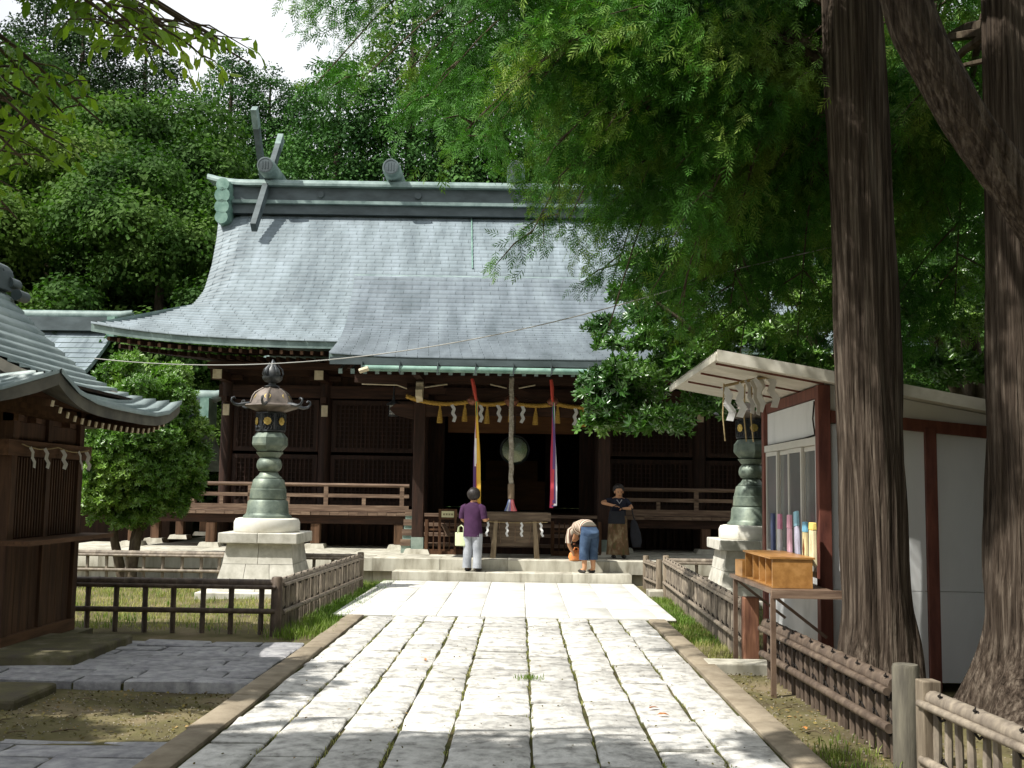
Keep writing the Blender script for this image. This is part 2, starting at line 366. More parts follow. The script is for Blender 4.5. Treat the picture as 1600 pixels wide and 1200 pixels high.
pr.grid(pg(0), 20, 12); pr.grid(pg(-.15), 20, 12); pr.grid(lambda u, v: pg(0)(u, 0) if v > .5 else pg(-.15)(u, 0), 20, 1)
for e in (0, 1): pr.grid(lambda u, v: pg(0)(e, u) if v > .5 else pg(-.15)(e, u), 12, 1)
po = pr.build('porch_roof', m_copd, hall)
m_cop2 = M('copper_shingle_grey', rgb('#4f5a60'), rgb('#778288'), rgb('#656f76'), rough=.6, scale=.9, detail=10, stretch=(2.4, .35, .35), bump=.15, bscale=30, isl=.09, spec=.45)
shingles('shingles', list(np.linspace(-.008, .99, 33)), lambda t: PE+6.1*t, lambda x, t: zporch(PE+6.1*t)+.004+.06*(abs(x)/PWf(t))**4*(1-t), PWf, po, m_cop2)
# greenish fascia strip and gutter of the porch
hb().bb(-PW+.02, PW-.02, PE-.04, PE-.01, 3.82, 3.95).build('fascia', m_copdk, po)
g = hb()
g.tube([(-PW+.6, PE-.1, 3.75), (PW-.6, PE-.1, 3.73)], .055, 10); g.build('gutter', m_copg, po, 40)
for k in range(9): hb().bb(-2.7+k*.675, -2.68+k*.675, PE-.17, PE-.04, 3.67, 3.87).build('gutter_bracket', m_copdk, po)
hb().tube([(-2.72, PE-.2, 3.68), (-2.56, PE-.22, 3.73)], .045, 8).build('lamp', m_cream, po, 40)
# ridge
rg = hb(); RL = 7.55
rg.bb(-RL, RL, HY+5.62, HY+6.38, 8.72, 8.96)
ridge = rg.build('ridge', m_copdk, hall)
hb().bb(-RL-.05, RL+.05, HY+5.5, HY+6.5, 8.965, 9.05).build('ridge_strip', m_copd, ridge)
hb().bb(-RL+.02, RL-.02, HY+5.68, HY+6.32, 9.053, 9.45).build('ridge_panel', m_copdk, ridge)
hb().bb(-RL-.03, RL+.03, HY+5.6, HY+6.4, 9.453, 9.5).build('ridge_moulding', m_copdk, ridge)
cp = hb()
def capf(u, v):
    x = lerp(-RL-.55, RL+.55, u); e = max(0, (abs(x)-6.9)/1.2); a = math.pi*(v*1.0)
    return (x, HY+6-.5*math.cos(a)*(1-.35*e), 9.5+.16*math.sin(a)**.7*(1-.2*e)+.2*e*e)
cp.grid(capf, 60, 8); cp.grid(lambda u, v: (capf(u, 0)[0], lerp(capf(u, 0)[1], capf(u, 1)[1], v), capf(u, 0)[2]-.06), 60, 1)
for v in (0, 1): cp.grid(lambda u, w: (capf(u, v)[0], capf(u, v)[1], capf(u, v)[2]-.06*w), 60, 1)
for u in (0, 1): cp.grid(lambda v, w: (capf(u, v)[0], capf(u, v)[1], lerp(capf(u, v)[2], capf(u, 0)[2]-.06, w)), 8, 1)
cp.build('ridge_cap', m_copd, ridge, 50)
for k in range(5):                                                           # small crests along the ridge panel
    hb().tube([(-5.1+k*2.55, HY+5.66, 9.25), (-5.1+k*2.55, HY+5.62, 9.25)], .09, 12).build('crest', m_copdk, ridge, 40)
for e in (-1, 1):                                                            # scrolled end tiles
    o = hb()
    for z, r in ((9.36, .17), (9.08, .2), (8.78, .19), (8.5, .17)): o.tube([(e*(RL+.0), HY+5.2, z), (e*(RL+.0), HY+5.72, z)], [r, r], 12)
    o.bb(e*RL-.16, e*RL+.16, HY+5.3, HY+6.6, 8.5, 9.46)
    o.build('end_scroll', m_copg, ridge, 40)
# crossed finials and billets
for x in (-6.62, 6.62):
    for sg, xo in ((1, -.1), (-1, .1)):
        f = hb()
        p = Vector((x+xo, HY+6+sg*1.55, 8.05)); q = Vector((x+xo, HY+6-sg*1.15, 11.25))
        f.bar(p, q, .25, .14, (1, 0, 0)); f.build('crossed_finial', m_copdk, hall)
        hb().bar(q-(q-p).normalized()*.5, q+(q-p).normalized()*.012, .26, .15, (1, 0, 0)).build('finial_cap', m_copd, hall)
for k, x in enumerate((-6.45, -3.22, 0, 3.22, 6.45)):
    o = hb(); o.tube([(x, HY+5.1, 9.86), (x, HY+5.3, 9.86), (x, HY+6.7, 9.86), (x, HY+6.9, 9.86)], [.21, .235, .235, .21], 18)
    bo = o.build('ridge_billet', m_copd, hall, 40)
    e = hb()
    e.lathe([(.2, 0), (.2, .01), (.17, .014), (.165, .004), (0.02, .004)], 18)
    for q in (-.07, 0, .07): e.bb(q-.012, q+.012, -.1, .1, .002, .014)
    me = e.mesh('billet_crest', m_copdk); ob = linkobj('billet_crest', me, bo, (x, 5.095, 9.86), (R(90), 0, 0))
    for v in me.vertices: v.co = v.co + Vector((0, HY, 0))
# lightning conductor over the roof
hb().tube([(-1.15+.02*k, yf(t), zmain(-1.2, t)+.05) for k, t in enumerate(np.linspace(.98, .6, 8))], .018, 6).build('conductor_cable', m_copg, ro)

# body of the hall
FL = 1.12                                                                    # veranda floor level
for x in (-6.4, -4.2, -2.0, 2.0, 4.2, 6.4):
    hb().lathe([(.15, .36), (.15, 4.35)], 14, (x, 24.3)).build('column', m_wood, hall, 40)
for x in (-6.4, 6.4):
    for y in (26.5, 28.8, 31): hb().lathe([(.15, .36), (.15, 4.35)], 14, (x, y)).build('column', m_wood, hall, 40)
for x0, x1 in ((-6.6, 6.6),):
    hb().bb(x0, x1, 24.2, 24.4, 3.62, 3.9).build('lintel_beam', m_woodx, hall)
    hb().bb(x0-.2, x1+.2, 24.16, 24.44, 4.1, 4.3).build('eave_beam', m_woodx, hall)
    hb().bb(x0, x1, 24.27, 24.33, 3.9, 4.1).build('frieze', m_int, hall)
    hb().bb(x0, x1, 23.2, 23.36, 4.16, 4.3).build('eave_purlin', m_woodx, hall)
def lattice(x0, x1, z0, z1, y, parent):
    f = hb()
    for a, b, c, d in ((x0, x1, z0, z0+.09), (x0, x1, z1-.09, z1), (x0, x0+.08, z0+.09, z1-.09), (x1-.08, x1, z0+.09, z1-.09)): f.bb(a, b, y-.03, y+.03, c, d)
    fo = f.build('lattice_frame', m_wood, parent)
    hb().bb(x0+.06, x1-.06, y+.035, y+.06, z0+.05, z1-.05).build('backing_board', m_int, fo)
    l = hb(); n = int((x1-x0)/.095); k = int((z1-z0)/.095)
    for i in range(1, n): q = lerp(x0, x1, i/n); l.bb(q-.013, q+.013, y-.018, y+.0, z0+.08, z1-.08)
    for i in range(1, k): q = lerp(z0, z1, i/k); l.bb(x0+.07, x1-.07, y+.001, y+.018, q-.013, q+.013)
    l.build('lattice_bars', m_wood, fo)
for a, b in ((-6.25, -4.35), (-4.05, -2.15), (2.15, 4.05), (4.35, 6.25)):
    lattice(a, b, FL+.12, 2.35, 24.28, hall); lattice(a, b, 2.42, 3.58, 24.28, hall)
for sx in (-1, 1):
    hb().bb(sx*6.4-.05, sx*6.4+.05, 24.45, 33, FL, 4.3).build('side_wall', m_int, hall)
hb().bb(-6.4, 6.4, 32.95, 33.05, FL, 4.4).build('rear_wall', m_int, hall)
hb().bb(-6.5, 6.5, 24.2, 33, FL-.12, FL-.01).build('floor', m_int, hall)
hb().bb(-6.5, 6.5, 24.5, 33, 4.4, 4.46).build('ceiling', m_int, hall)
# inside, dimly seen: inner pillars, lintel board, hanging cloth, altar
for x in (-2.2, -.95, .95, 2.2):
    hb().bb(x-.1, x+.1, 27.3, 27.5, FL, 4.4).build('inner_pillar', m_int, hall)
hb().bb(-1.5, 1.5, 25.3, 25.36, 2.95, 3.4).build('lintel_board', m_brown, hall)
hb().bb(-2, 2, 25.28, 25.4, 3.4, 3.7).build('inner_beam', m_woodx, hall)
for sx in (-1, 1): hb().bb(sx*1.9-.35, sx*1.9+.35, 24.9, 24.95, FL, 3.5).build('folded_door', m_wood, hall)
a = hb(); a.bb(-1.1, 1.1, 28.4, 29.2, FL, FL+.75); a.bb(-.7, .7, 29.2, 29.7, FL, FL+1.3); a.build('altar', m_brown, hall)
# eave underside: rafters in two tiers with pale ends, brackets
rf = hb(); tips = hb()
x = -8.35
while x < 8.4:
    zt = zmain(x, 0) - .25; fan = max(0, (abs(x)-6.2)) * (1 if x > 0 else -1)*.75
    rf.bar((x, 22.12, zt), (x-fan, 24.4, zt+.26-(zt-4.35)*.6), .07, .09); rf.bar((x, 22.75, zt-.07), (x-fan*.8, 24.4, zt+.06-(zt-4.35)*.6), .07, .09)
    tips.bar((x, 22.105, zt-.002), (x, 22.12, zt-.001), .06, .075); x += .21
tag(rf.build('rafters', m_int, hall), kind='stuff'); tag(tips.build('rafter_ends', m_post, hall), kind='stuff')
rf = hb(); tips = hb(); x = -3.1
while x < 3.15:
    rf.bar((x, PE+.08, 3.71), (x, 22.6, 4.66), .07, .09); tips.bar((x, PE+.06, 3.705), (x, PE+.08, 3.71), .07, .09); x += .22
tag(rf.build('porch_rafters', m_int, hall), kind='stuff'); tag(tips.build('porch_rafter_ends', m_copd, hall), kind='stuff')
for x in (-6.4, -4.2, 4.2, 6.4):
    b = hb(); b.bb(x-.35, x+.35, 24.05, 24.2, 4.0, 4.1); b.bb(x-.09, x+.09, 23.3, 24.2, 3.95, 4.13); b.bb(x-.06, x+.06, 23.9, 24.16, 3.5, 3.62); bo = b.build('bracket', m_woodx, hall)
    hb().bb(x-.095, x+.095, 23.27, 23.3, 3.94, 4.14).build('bracket_tip', m_cream, bo); hb().bb(x-.07, x+.07, 24.1, 24.14, 3.2, 3.45).build('post_plate', m_cream, bo)
# porch
PX = 1.83; PY = 21.5
for x in (-PX, PX):
    hb().taper((x, PY), .26, .26, .355, .45, .22, .22).build('pillar_base', m_plat, hall)
    p = hb().taper((x, PY), .115, .115, .45, 3.35).build('porch_pillar', m_wood, hall, bevel=.015)
    hb().taper((x, PY), .122, .122, .452, .68).build('pillar_sleeve', m_zinc, p)
    b = hb(); b.bb(x-.16, x+.16, PY-.16, PY+.16, 3.35, 3.5); b.bb(x-.5, x+.5, PY-.07, PY+.07, 3.5, 3.62); b.bb(x-.45, x-.27, PY-.09, PY+.09, 3.62, 3.72); b.bb(x+.27, x+.45, PY-.09, PY+.09, 3.62, 3.72); b.bb(x-.09, x+.09, PY-.09, PY+.09, 3.62, 3.72)
    bo = b.build('bracket', m_woodx, hall)
    n = hb(); n.prism([(PY-.2, 3.32), (PY-.48, 3.42), (PY-.5, 3.55), (PY-.42, 3.62), (PY-.4, 3.7), (PY-.3, 3.74), (PY-.15, 3.72)], 'x', x-.065, x+.065); n.build('carved_nose', m_cream, bo)
    s = 1 if x > 0 else -1
    n = hb(); n.prism([(x+s*.12, 3.0), (x+s*.5, 3.08), (x+s*.62, 3.2), (x+s*.5, 3.3), (x+s*.12, 3.3)], 'y', PY-.06, PY+.06); n.build('carved_nose', m_woodx, bo)
    hb().bar((x, PY+.1, 3.2), (x, 24.2, 3.7), .14, .24).build('tie_beam', m_wood, hall)
bm_ = hb()
def rb(u, v):                                                                # rainbow beam, slightly cambered
    x = lerp(-PX, PX, u); return x, 3.05+.05*(1-(x/PX)**2), 3.3+.03*(1-(x/PX)**2)
k = 14
top = [(rb(i/k, 0)[0], rb(i/k, 0)[2]) for i in range(k+1)]; bot = [(rb(i/k, 0)[0], rb(i/k, 0)[1]) for i in range(k, -1, -1)]
bm_.prism(bot[::-1] + top[::-1], 'y', PY-.09, PY+.09); bm_.build('rainbow_beam', m_woodx, hall)
hb().bb(-3.15, 3.15, 20.35, 20.5, 3.88, 4.0).build('front_purlin', m_woodx, hall)
for x in (-PX, PX): hb().bar((x, 20.3, 3.82), (x, PY, 3.82), .14, .12).build('purlin_arm', m_wood, hall)
hb().bb(-3.15, 3.15, PY-.09, PY+.09, 3.72, 3.87).build('porch_purlin', m_woodx, hall)
fs = hb()                                                                    # frog-leg strut carved between beams
for s in (-1, 1): fs.prism([(s*.04, 3.7), (s*.3, 3.56), (s*.75, 3.42), (s*.95, 3.345), (s*.6, 3.345), (s*.3, 3.45), (s*.04, 3.55)], 'y', PY-.05, PY+.03)
fs.bb(-.12, .12, PY-.07, PY+.05, 3.62, 3.718); fo = fs.build('frog_leg_strut', m_woodx, hall)
for s in (-1, 1):
    hb().tube([(s*1.75, PY-.1, 3.63), (s*1.45, PY-.1, 3.68), (s*1.3, PY-.1, 3.7)], .015, 6).build('moulding_line', m_cream, fo)
    hb().tube([(s*.12, PY-.1, 3.64), (s*.3, PY-.1, 3.68), (s*.45, PY-.1, 3.71)], .015, 6).build('moulding_line', m_cream, fo)
    hb().tube([(s*2.1, PY-.1, 3.6), (s*2.3, PY-.1, 3.67), (s*3.0, PY-.1, 3.68)], .013, 6).build('moulding_line', m_cream, fo)
# veranda with posts, planks and three-bar railing
VX, VY = 8.1, 22.8
for sx in (-1, 1):
    x = 2.2
    while x < VX-.01:
        x1 = min(x+.2, VX); hb().bb(sx*x+.003*sx if sx > 0 else -x1+.003, x1-.003 if sx > 0 else -x-.003, VY+random.uniform(-.012, .008), 24.25, FL-.07, FL+random.uniform(-.004, .003)).build('veranda_plank', m_rail, hall); x = x1
    hb().bb(min(sx*6.55, sx*VX), max(sx*6.55, sx*VX), 24.26, 31, FL-.07, FL).build('side_veranda', m_rail, hall)
    hb().bb(min(sx*2.2, sx*(VX-.1)), max(sx*2.2, sx*(VX-.1)), VY+.1, VY+.24, FL-.25, FL-.072).build('veranda_beam', m_woodx, hall)
    hb().bb(min(sx*(VX-.24), sx*(VX-.1)), max(sx*(VX-.24), sx*(VX-.1)), VY+.24, 31, FL-.25, FL-.072).build('veranda_beam', m_wood, hall)
    hb().taper((sx*(VX-.04), VY+.17), .06, .05, FL-.24, FL-.08).build('beam_end_cap', m_cream, hall)
    for x, y in [(2.35, VY+.17), (4.1, VY+.17), (6.3, VY+.17), (VX-.17, VY+.17), (VX-.17, 24.4), (VX-.17, 26.2), (VX-.17, 28.2), (VX-.17, 30.2)]:
        hb().taper((sx*x, y), .23, .23, .355, .45, .19, .19).build('post_base', m_plat, hall)
        hb().taper((sx*x, y), .095, .095, .45, FL-.25).build('veranda_post', m_post, hall, bevel=.01)
    xa, xb = 2.15, VX-.06
    def seg(y, x0, x1, z, w, h, nm, mat=m_rail): hb().bb(min(sx*x0, sx*x1), max(sx*x0, sx*x1), y-w/2, y+w/2, z-h/2, z+h/2).build(nm, mat, hall)
    hb().tube([(sx*xa, VY+.12, FL+.56), (sx*(VX+.25), VY+.12, FL+.56)], .04, 10).build('top_rail', m_rail, hall, 40)
    seg(VY+.12, xa, VX+.15, FL+.34, .07, .075, 'middle_rail'); seg(VY+.12, xa, VX+.1, FL+.075, .11, .13, 'bottom_rail')
    for x in (2.3, 3.9, 5.5, 6.7, VX-.02):
        hb().bb(sx*x-.045, sx*x+.045, VY+.085, VY+.155, FL+.14, FL+.53).build('baluster', m_rail, hall)
    for x in (3.1, 4.7, 6.1): hb().bb(sx*x-.04, sx*x+.04, VY+.09, VY+.15, FL+.14, FL+.3).build('baluster', m_rail, hall)
    hb().tube([(sx*(VX-.02), VY-.1, FL+.56), (sx*(VX-.02), 31, FL+.56)], .04, 10).build('top_rail', m_rail, hall, 40)
    hb().bb(min(sx*(VX-.05), sx*(VX+.01)), max(sx*(VX-.05), sx*(VX+.01)), VY+.16, 31, FL+.3, FL+.37).build('middle_rail', m_rail, hall)
    for y in (24.6, 26.2, 27.8): hb().bb(sx*(VX-.02)-.04, sx*(VX-.02)+.04, y-.045, y+.045, FL, FL+.53).build('baluster', m_rail, hall)
    # slatted skirting far under the floor
    l = hb()
    for i in range(28): q = 2.3+i*.15; l.bb(sx*q-.03, sx*q+.03, 24.25, 24.29, .4, FL-.15)
    l.bb(min(sx*2.2, sx*6.4), max(sx*2.2, sx*6.4), 24.3, 24.33, .36, FL-.12)
    l.build('under_floor_slats', m_int, hall)
# stair between the pillars
for i in range(4):
    z1 = .36 + (FL-.36)*(i+1)/4; y0 = 21.72 + i*.27
    hb().bb(-1.98, 1.98, y0, y0+.32, z1-.06, z1).build('stair_tread', m_rail, hall)
    hb().bb(-1.98, 1.98, y0+.05, y0+.08, .36 if i == 0 else z1-.19, z1-.062).build('stair_riser', m_wood, hall)
for sx in (-1, 1):
    pts = [(21.62, .36)]
    for i in range(4): z1 = .36 + (FL-.36)*(i+1)/4; y0 = 21.62+i*.28; pts += [(y0, z1+.06), (y0+.28, z1+.06)]
    pts += [(22.78, .36)]
    s = hb(); s.prism(pts, 'x', sx*2.08-.09, sx*2.08+.09); so_ = s.build('stair_string', m_zinc, hall)
    for i in range(4):
        z1 = .36 + (FL-.36)*(i+1)/4; hb().bb(sx*2.08-.1, sx*2.08+.1, 21.6+i*.28, 21.66+i*.28, z1-.05, z1+.075).build('string_cap', m_rail, so_)
# ------------------------------------------------------------------ bronze lanterns on granite
m_brz = M('bronze_patina', rgb('#4e5a50'), rgb('#858f7d'), rgb('#6a766a'), rough=.5, scale=5, detail=8, bump=.2, bscale=30, metal=.25, spec=.5)
m_brzd = M('bronze_dark', rgb('#25292c'), rgb('#5a5a58'), rgb('#3d4042'), rough=.45, scale=5, detail=8, bump=.2, bscale=30, metal=.35)
m_roofbrz = M('bronze_brown', rgb('#4d4640'), rgb('#857a70'), rough=.5, scale=4, detail=8, bump=.2, bscale=30, metal=.3)
m_gold = M('gilt', rgb('#a98a3d'), rgb('#d8bf74'), rough=.4, metal=.6, scale=8)
m_gran = M('lantern_granite', rgb('#aaa79a'), rgb('#d6d3c8'), rgb('#c2bfb3'), rough=.8, scale=5, detail=9, bump=.3, bscale=90, bdist=.005, objvar=.05, spec=.25)
m_rust = M('rust_stained_granite', rgb('#b98a5a'), rgb('#d8d5ca'), rgb('#cfcabb'), rough=.8, scale=2.2, detail=7, bump=.25, bscale=80, bdist=.005, spec=.25, lo=.25, hi=.5)
def flower(mb, n=8, r=.07, t=.012):
    for i in range(n):
        a = 2*math.pi*i/n; mb.lathe([(r*.42, 0), (r*.42, t), (r*.25, t*1.4)], 8, (r*.62*math.cos(a), r*.62*math.sin(a)))
    mb.lathe([(r*.4, 0), (r*.4, t*1.6), (r*.1, t*2)], 10)
def lantern(label, loc):
    L = empty('bronze_lantern', loc, 0, label, 'lantern', 'pair of bronze lanterns flanking the path')
    MB().taper((0, 0), .86, .86, -.12, .02).build('plinth', m_gran, L, bevel=.015)
    zs = [.02, .20, .43, .74]; hw = [.66, .60, .545, .50]
    for i in range(3):
        for sx in range(2 + (i % 2)):                                     # front and rear blocks of each course
            n = 2 + (i % 2)
            for s in (-1, 1):
                a0, a1 = -1+2*sx/n, -1+2*(sx+1)/n; g = .004
                v = []
                for z, h in ((zs[i]+.003, hw[i]), (zs[i+1]-.003, hw[i+1])):
                    v += [(a0*h+g, s*h, z), (a1*h-g, s*h, z), (a1*h-g, s*.003, z), (a0*h+g, s*.003, z)]
                MB().add(v, [(0,3,2,1),(4,5,6,7),(0,1,5,4),(1,2,6,5),(2,3,7,6),(3,0,4,7)]).build('granite_block', m_gran, L)
    for s in (-1, 1): MB().bb(min(0, s*.61)+.002, max(0, s*.61)-.002, -.61, .61, .745, .905).build('cap_slab', m_gran, L, bevel=.012)
    MB().lathe([(.50, .908), (.515, .93), (.515, 1.06), (.49, 1.11), (.44, 1.125), (.1, 1.126)], 40).build('drum_stone', m_rust, L, 35)
    n = 40
    MB().lathe([(.385, 1.127), (.375, 1.16), (.345, 1.18), (.33, 1.21), (.315, 1.38), (.29, 1.41), (.1, 1.41)], n).build('bronze_foot', m_brz, L, 35)
    MB().lathe([(.1, 1.41), (.275, 1.412), (.29, 1.43), (.29, 1.45), (.282, 1.575), (.27, 1.585), (.272, 1.595), (.245, 1.72), (.22, 1.745), (.1, 1.745)], n).build('bronze_tier', m_brz, L, 35)
    MB().lathe([(.1, 1.745), (.21, 1.748), (.21, 1.76), (.165, 1.80), (.135, 1.85), (.1, 1.85)], n).build('bronze_neck', m_brz, L, 35)
    MB().lathe([(.1, 1.85), (.165, 1.87), (.195, 1.92), (.2, 1.97), (.185, 2.03), (.15, 2.07), (.1, 2.075)], n).build('bronze_knop', m_brz, L, 50)
    MB().lathe([(.12, 2.075), (.15, 2.08), (.2, 2.14), (.215, 2.165), (.1, 2.17)], n).build('bronze_collar', m_brz, L, 35)
    MB().lathe([(.12, 2.17), (.2, 2.18), (.285, 2.27), (.292, 2.30), (.285, 2.40), (.22, 2.48), (.12, 2.495)], 6, ph=R(30)).build('hexagonal_bowl', m_brz, L)
    # fire box: six pierced panels round a dark core
    fb = MB(); fb.lathe([(.19, 2.495), (.19, 2.80)], 6, ph=R(30)); fb.lathe([(.245, 2.495), (.245, 2.52), (.2, 2.52)], 6, ph=R(30)); fb.lathe([(.2, 2.78), (.24, 2.78), (.24, 2.80)], 6, ph=R(30))
    box = fb.build('fire_box', m_brzd, L)
    for i in range(6):
        a = R(60*i-90); c = Vector((math.cos(a), math.sin(a), 0)); t = Vector((-c.y, c.x, 0))
        pn = MB()
        for k in range(9):
            for w in range(4):
                if (k+w) % 2: continue
                q = c*.208 + t*((k-4)*.024); pn.tube([q+Vector((0, 0, 2.53+w*.06)), q+t*.02+Vector((0, 0, 2.56+w*.06)), q+Vector((0, 0, 2.59+w*.06))], .008, 5)
        for s in (-1, 1): pn.bar(c*.207+t*.105*s+Vector((0, 0, 2.52)), c*.207+t*.105*s+Vector((0, 0, 2.78)), .02, .02)
        pn.build('pierced_panel', m_brzd, box)
        fl = MB(); flower(fl, 8, .062); me = fl.mesh('gilt_flower', m_gold); linkobj('gilt_flower', me, box, c*.222+Vector((0, 0, 2.655)), (R(90), 0, a+R(90)))
    MB().lathe([(.2, 2.80), (.43, 2.88), (.45, 2.905), (.44, 2.92), (.35, 2.94), (.33, 2.98), (.31, 3.04), (.27, 3.10), (.2, 3.16), (.12, 3.195), (.07, 3.21)], 6, ph=R(30)).build('lantern_roof', m_roofbrz, L, 20)
    for i in range(6):
        a = R(60*i+30); c = Vector((math.cos(a), math.sin(a), 0)); z = Vector((0, 0, 1))
        MB().tube([c*.36+z*2.93, c*.46+z*2.915, c*.54+z*2.90, c*.61+z*2.915, c*.645+z*2.96, c*.64+z*3.005, c*.605+z*3.02, c*.585+z*2.995], [.03, .03, .026, .022, .02, .018, .016, .012], 7).build('roof_curl', m_brzd, L, 50)
        MB().tube([c*.34+z*2.95, c*.31+z*3.05, c*.27+z*3.11, c*.14+z*3.19], [.018]*4, 6).build('roof_rib', m_roofbrz, L, 50)
        a2 = R(60*i-90); c2 = Vector((math.cos(a2), math.sin(a2), 0))
        fl = MB(); fl.lathe([(.05, 0), (.05, .012), (.04, .016), (.035, .008), (.015, .012)], 14); linkobj('gilt_crest', fl.mesh('gilt_crest', m_gold), L, c2*.272+z*3.045, (R(62), 0, a2+R(90)))
    MB().lathe([(.12, 3.205), (.13, 3.22), (.06, 3.25), (.055, 3.28), (.12, 3.30), (.16, 3.34), (.165, 3.38), (.12, 3.37), (.13, 3.43), (.11, 3.5), (.05, 3.57), (.012, 3.66)], 16).build('jewel_finial', m_brzd, L, 50)
    for i in range(5):
        a = R(72*i+20); c = Vector((math.cos(a), math.sin(a), 0)); z = Vector((0, 0, 1))
        MB().tube([c*.12+z*3.36, c*.17+z*3.43, c*.15+z*3.5, c*.09+z*3.56, c*.08+z*3.61], [.02, .03, .025, .016, .005], 6, squash=.5).build('flame', m_brzd, L, 50)
lantern('tall green bronze lantern on granite base inside the left bamboo fence', (-4.03, 17.3, 0))
lantern('tall green bronze lantern on granite base partly hidden by the white booth', (3.66, 17.3, 0))

# ------------------------------------------------------------------ bamboo fences
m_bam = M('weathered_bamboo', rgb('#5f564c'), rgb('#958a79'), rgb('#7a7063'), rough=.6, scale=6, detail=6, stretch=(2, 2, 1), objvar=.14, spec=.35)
m_bam_shade = M('shade_dark_bamboo', rgb('#43382f'), rgb('#6e6052'), rgb('#574a3f'), rough=.6, scale=6, detail=6, stretch=(2, 2, 1), objvar=.14, spec=.35)  # bamboo darkened in its colour to stand for the shade on it
m_tie = M('black_palm_rope', rgb('#15120f'), rgb('#2a241f'), rough=.95, scale=30)
m_fpost = M('fence_post_wood', rgb('#5e5346'), rgb('#8f8371'), rough=.85, scale=4, detail=8, stretch=(5, 5, .6), bump=.4, bscale=20, objvar=.1, spec=.2)
_pk = {}
def picket_mesh(r, h, mat, nm):
    key = (round(r, 3), round(h, 2), mat.name)
    if key not in _pk:
        z = [0]; 
        while z[-1] < h-.2: z.append(z[-1]+.17)
        z.append(h); pts = []; rs = []
        for q in z[:-1]: pts += [(0, 0, q), (0, 0, q+.012)]; rs += [r*1.12, r]
        pts.append((0, 0, h)); rs.append(r)
        _pk[key] = MB().tube(pts, rs, 7).mesh(nm, mat, 40)
    return _pk[key]
_tie = MB().tube([(math.cos(a)*.075, 0, math.sin(a)*.1) for a in np.linspace(0, 2*math.pi, 9)], .011, 5).sphere((0, -.02, .108), .016, .014, .014, 6, 4).tube([(0, -.02, .11), (.016, -.02, .135)], .006, 4).mesh('rope_tie', m_tie)
def bamboo(mb, p, q, r, step=.28, ph=0):
    p, q = Vector(p), Vector(q); L = (q-p).length; d = (q-p)/L; s = ph; pts = [p]; rs = [r]
    while s < L-.05:
        if s > .05: pts += [p+d*(s-.012), p+d*s, p+d*(s+.012)]; rs += [r, r*1.1, r]
        s += step
    pts.append(q); rs.append(r); mb.tube(pts, rs, 10)
def fence(label, p0, p1, top, spacing, pr, mat, rail=.045, posts=(0, 1), post_h=None, low=.2, post_r=.055, tie_every=3, square=False, jit=.012):
    P, Q = Vector((*p0, GZ)), Vector((*p1, GZ)); d = Q-P; L = d.length; a = math.atan2(d.y, d.x)
    F = empty('bamboo_fence', P, a, label, 'fence', 'low bamboo fences beside the path')
    t = top-GZ
    m = MB(); bamboo(m, (0, -.0, t-rail), (L, 0, t-rail), rail, .3); m.build('top_rail', mat, F, 40)
    m = MB(); bamboo(m, (0, -rail*1.15, t-rail*1.75), (L, -rail*1.15, t-rail*1.75), rail*.5, .33, .1); m.build('side_rail', mat, F, 40)
    m = MB(); bamboo(m, (0, -rail*.9, low-GZ), (L, -rail*.9, low-GZ), rail*.62, .3, .15); m.build('lower_rail', mat, F, 40)
    n = max(2, int(L/spacing))
    for i in range(n):
        x = (i+.5)*L/n + random.uniform(-jit, jit)
        linkobj('picket', picket_mesh(pr, t-rail, mat, 'picket'), F, (x, random.uniform(-.004, .004)+pr*.4, 0), (random.uniform(-.015, .015), random.uniform(-.025, .025), random.uniform(0, 6)))
        if i % tie_every == 1:
            o = linkobj('rope_tie', _tie, F, (x, -rail*.5, t-rail*1.6), (0, random.uniform(-.2, .2), 0)); o.scale = (rail/.05*.8, rail/.05*.8, rail/.05*.72)
            o = linkobj('rope_tie', _tie, F, (x, -rail*.4, low-GZ), (0, random.uniform(-.2, .2), 0)); o.scale = (rail/.05*.55,)*3
    for e in posts:
        ph = (post_h or top+.03)-GZ
        if square: MB().taper((e*L, 0), post_r, post_r, -.2, ph).build('post', m_fpost, F, bevel=.008)
        else: MB().lathe([(post_r, -.2), (post_r*.98, ph-.015), (post_r*.8, ph), (.01, ph)], 12, (e*L, 0)).build('post', m_fpost if mat is m_bam else mat, F, 40)
    return F
fence('bamboo fence coloured dark for shade, with open square grid beside the small shrine', (-5.15, 12.6), (-2.80, 12.62), .55, .30, .03, m_bam_shade, .05, posts=(1,), low=.19, post_r=.065, tie_every=1, jit=.02)
fence('bamboo fence of close pickets along the left edge of the path', (-2.78, 12.7), (-2.6, 17.75), .56, .115, .022, m_bam, .042, posts=(), low=.17)
fence('bamboo fence with open grid behind the left lantern', (-7.9, 18.0), (-2.62, 17.95), .54, .30, .026, m_bam, .045, posts=(1,), low=.22, tie_every=1)
fence('bamboo fence of close pickets along the right edge of the path', (2.40, 18.0), (2.26, 10.98), .56, .115, .02, m_bam, .042, posts=(0,), low=.15)
fence('bamboo fence with open grid behind the right lantern', (2.45, 18.1), (6.6, 18.15), .54, .30, .026, m_bam, .045, posts=(), low=.22, tie_every=1)
fence('short bamboo fence joining the platform at the right of the steps', (2.24, 19.5), (2.33, 18.35), .44, .12, .02, m_bam, .035, posts=(0, 1), post_h=.5, low=.1)
fence('bamboo fence with thick rails in front of the thick tree trunk', (2.30, 10.25), (2.40, 7.05), .46, .13, .024, m_bam_shade, .052, posts=(), low=.14, tie_every=2)
fence('pale bamboo fence nearest the camera with square end post', (2.37, 6.42), (2.62, 3.2), .50, .135, .022, m_bam, .047, posts=(0,), post_h=.55, low=.1, tie_every=3, square=True)
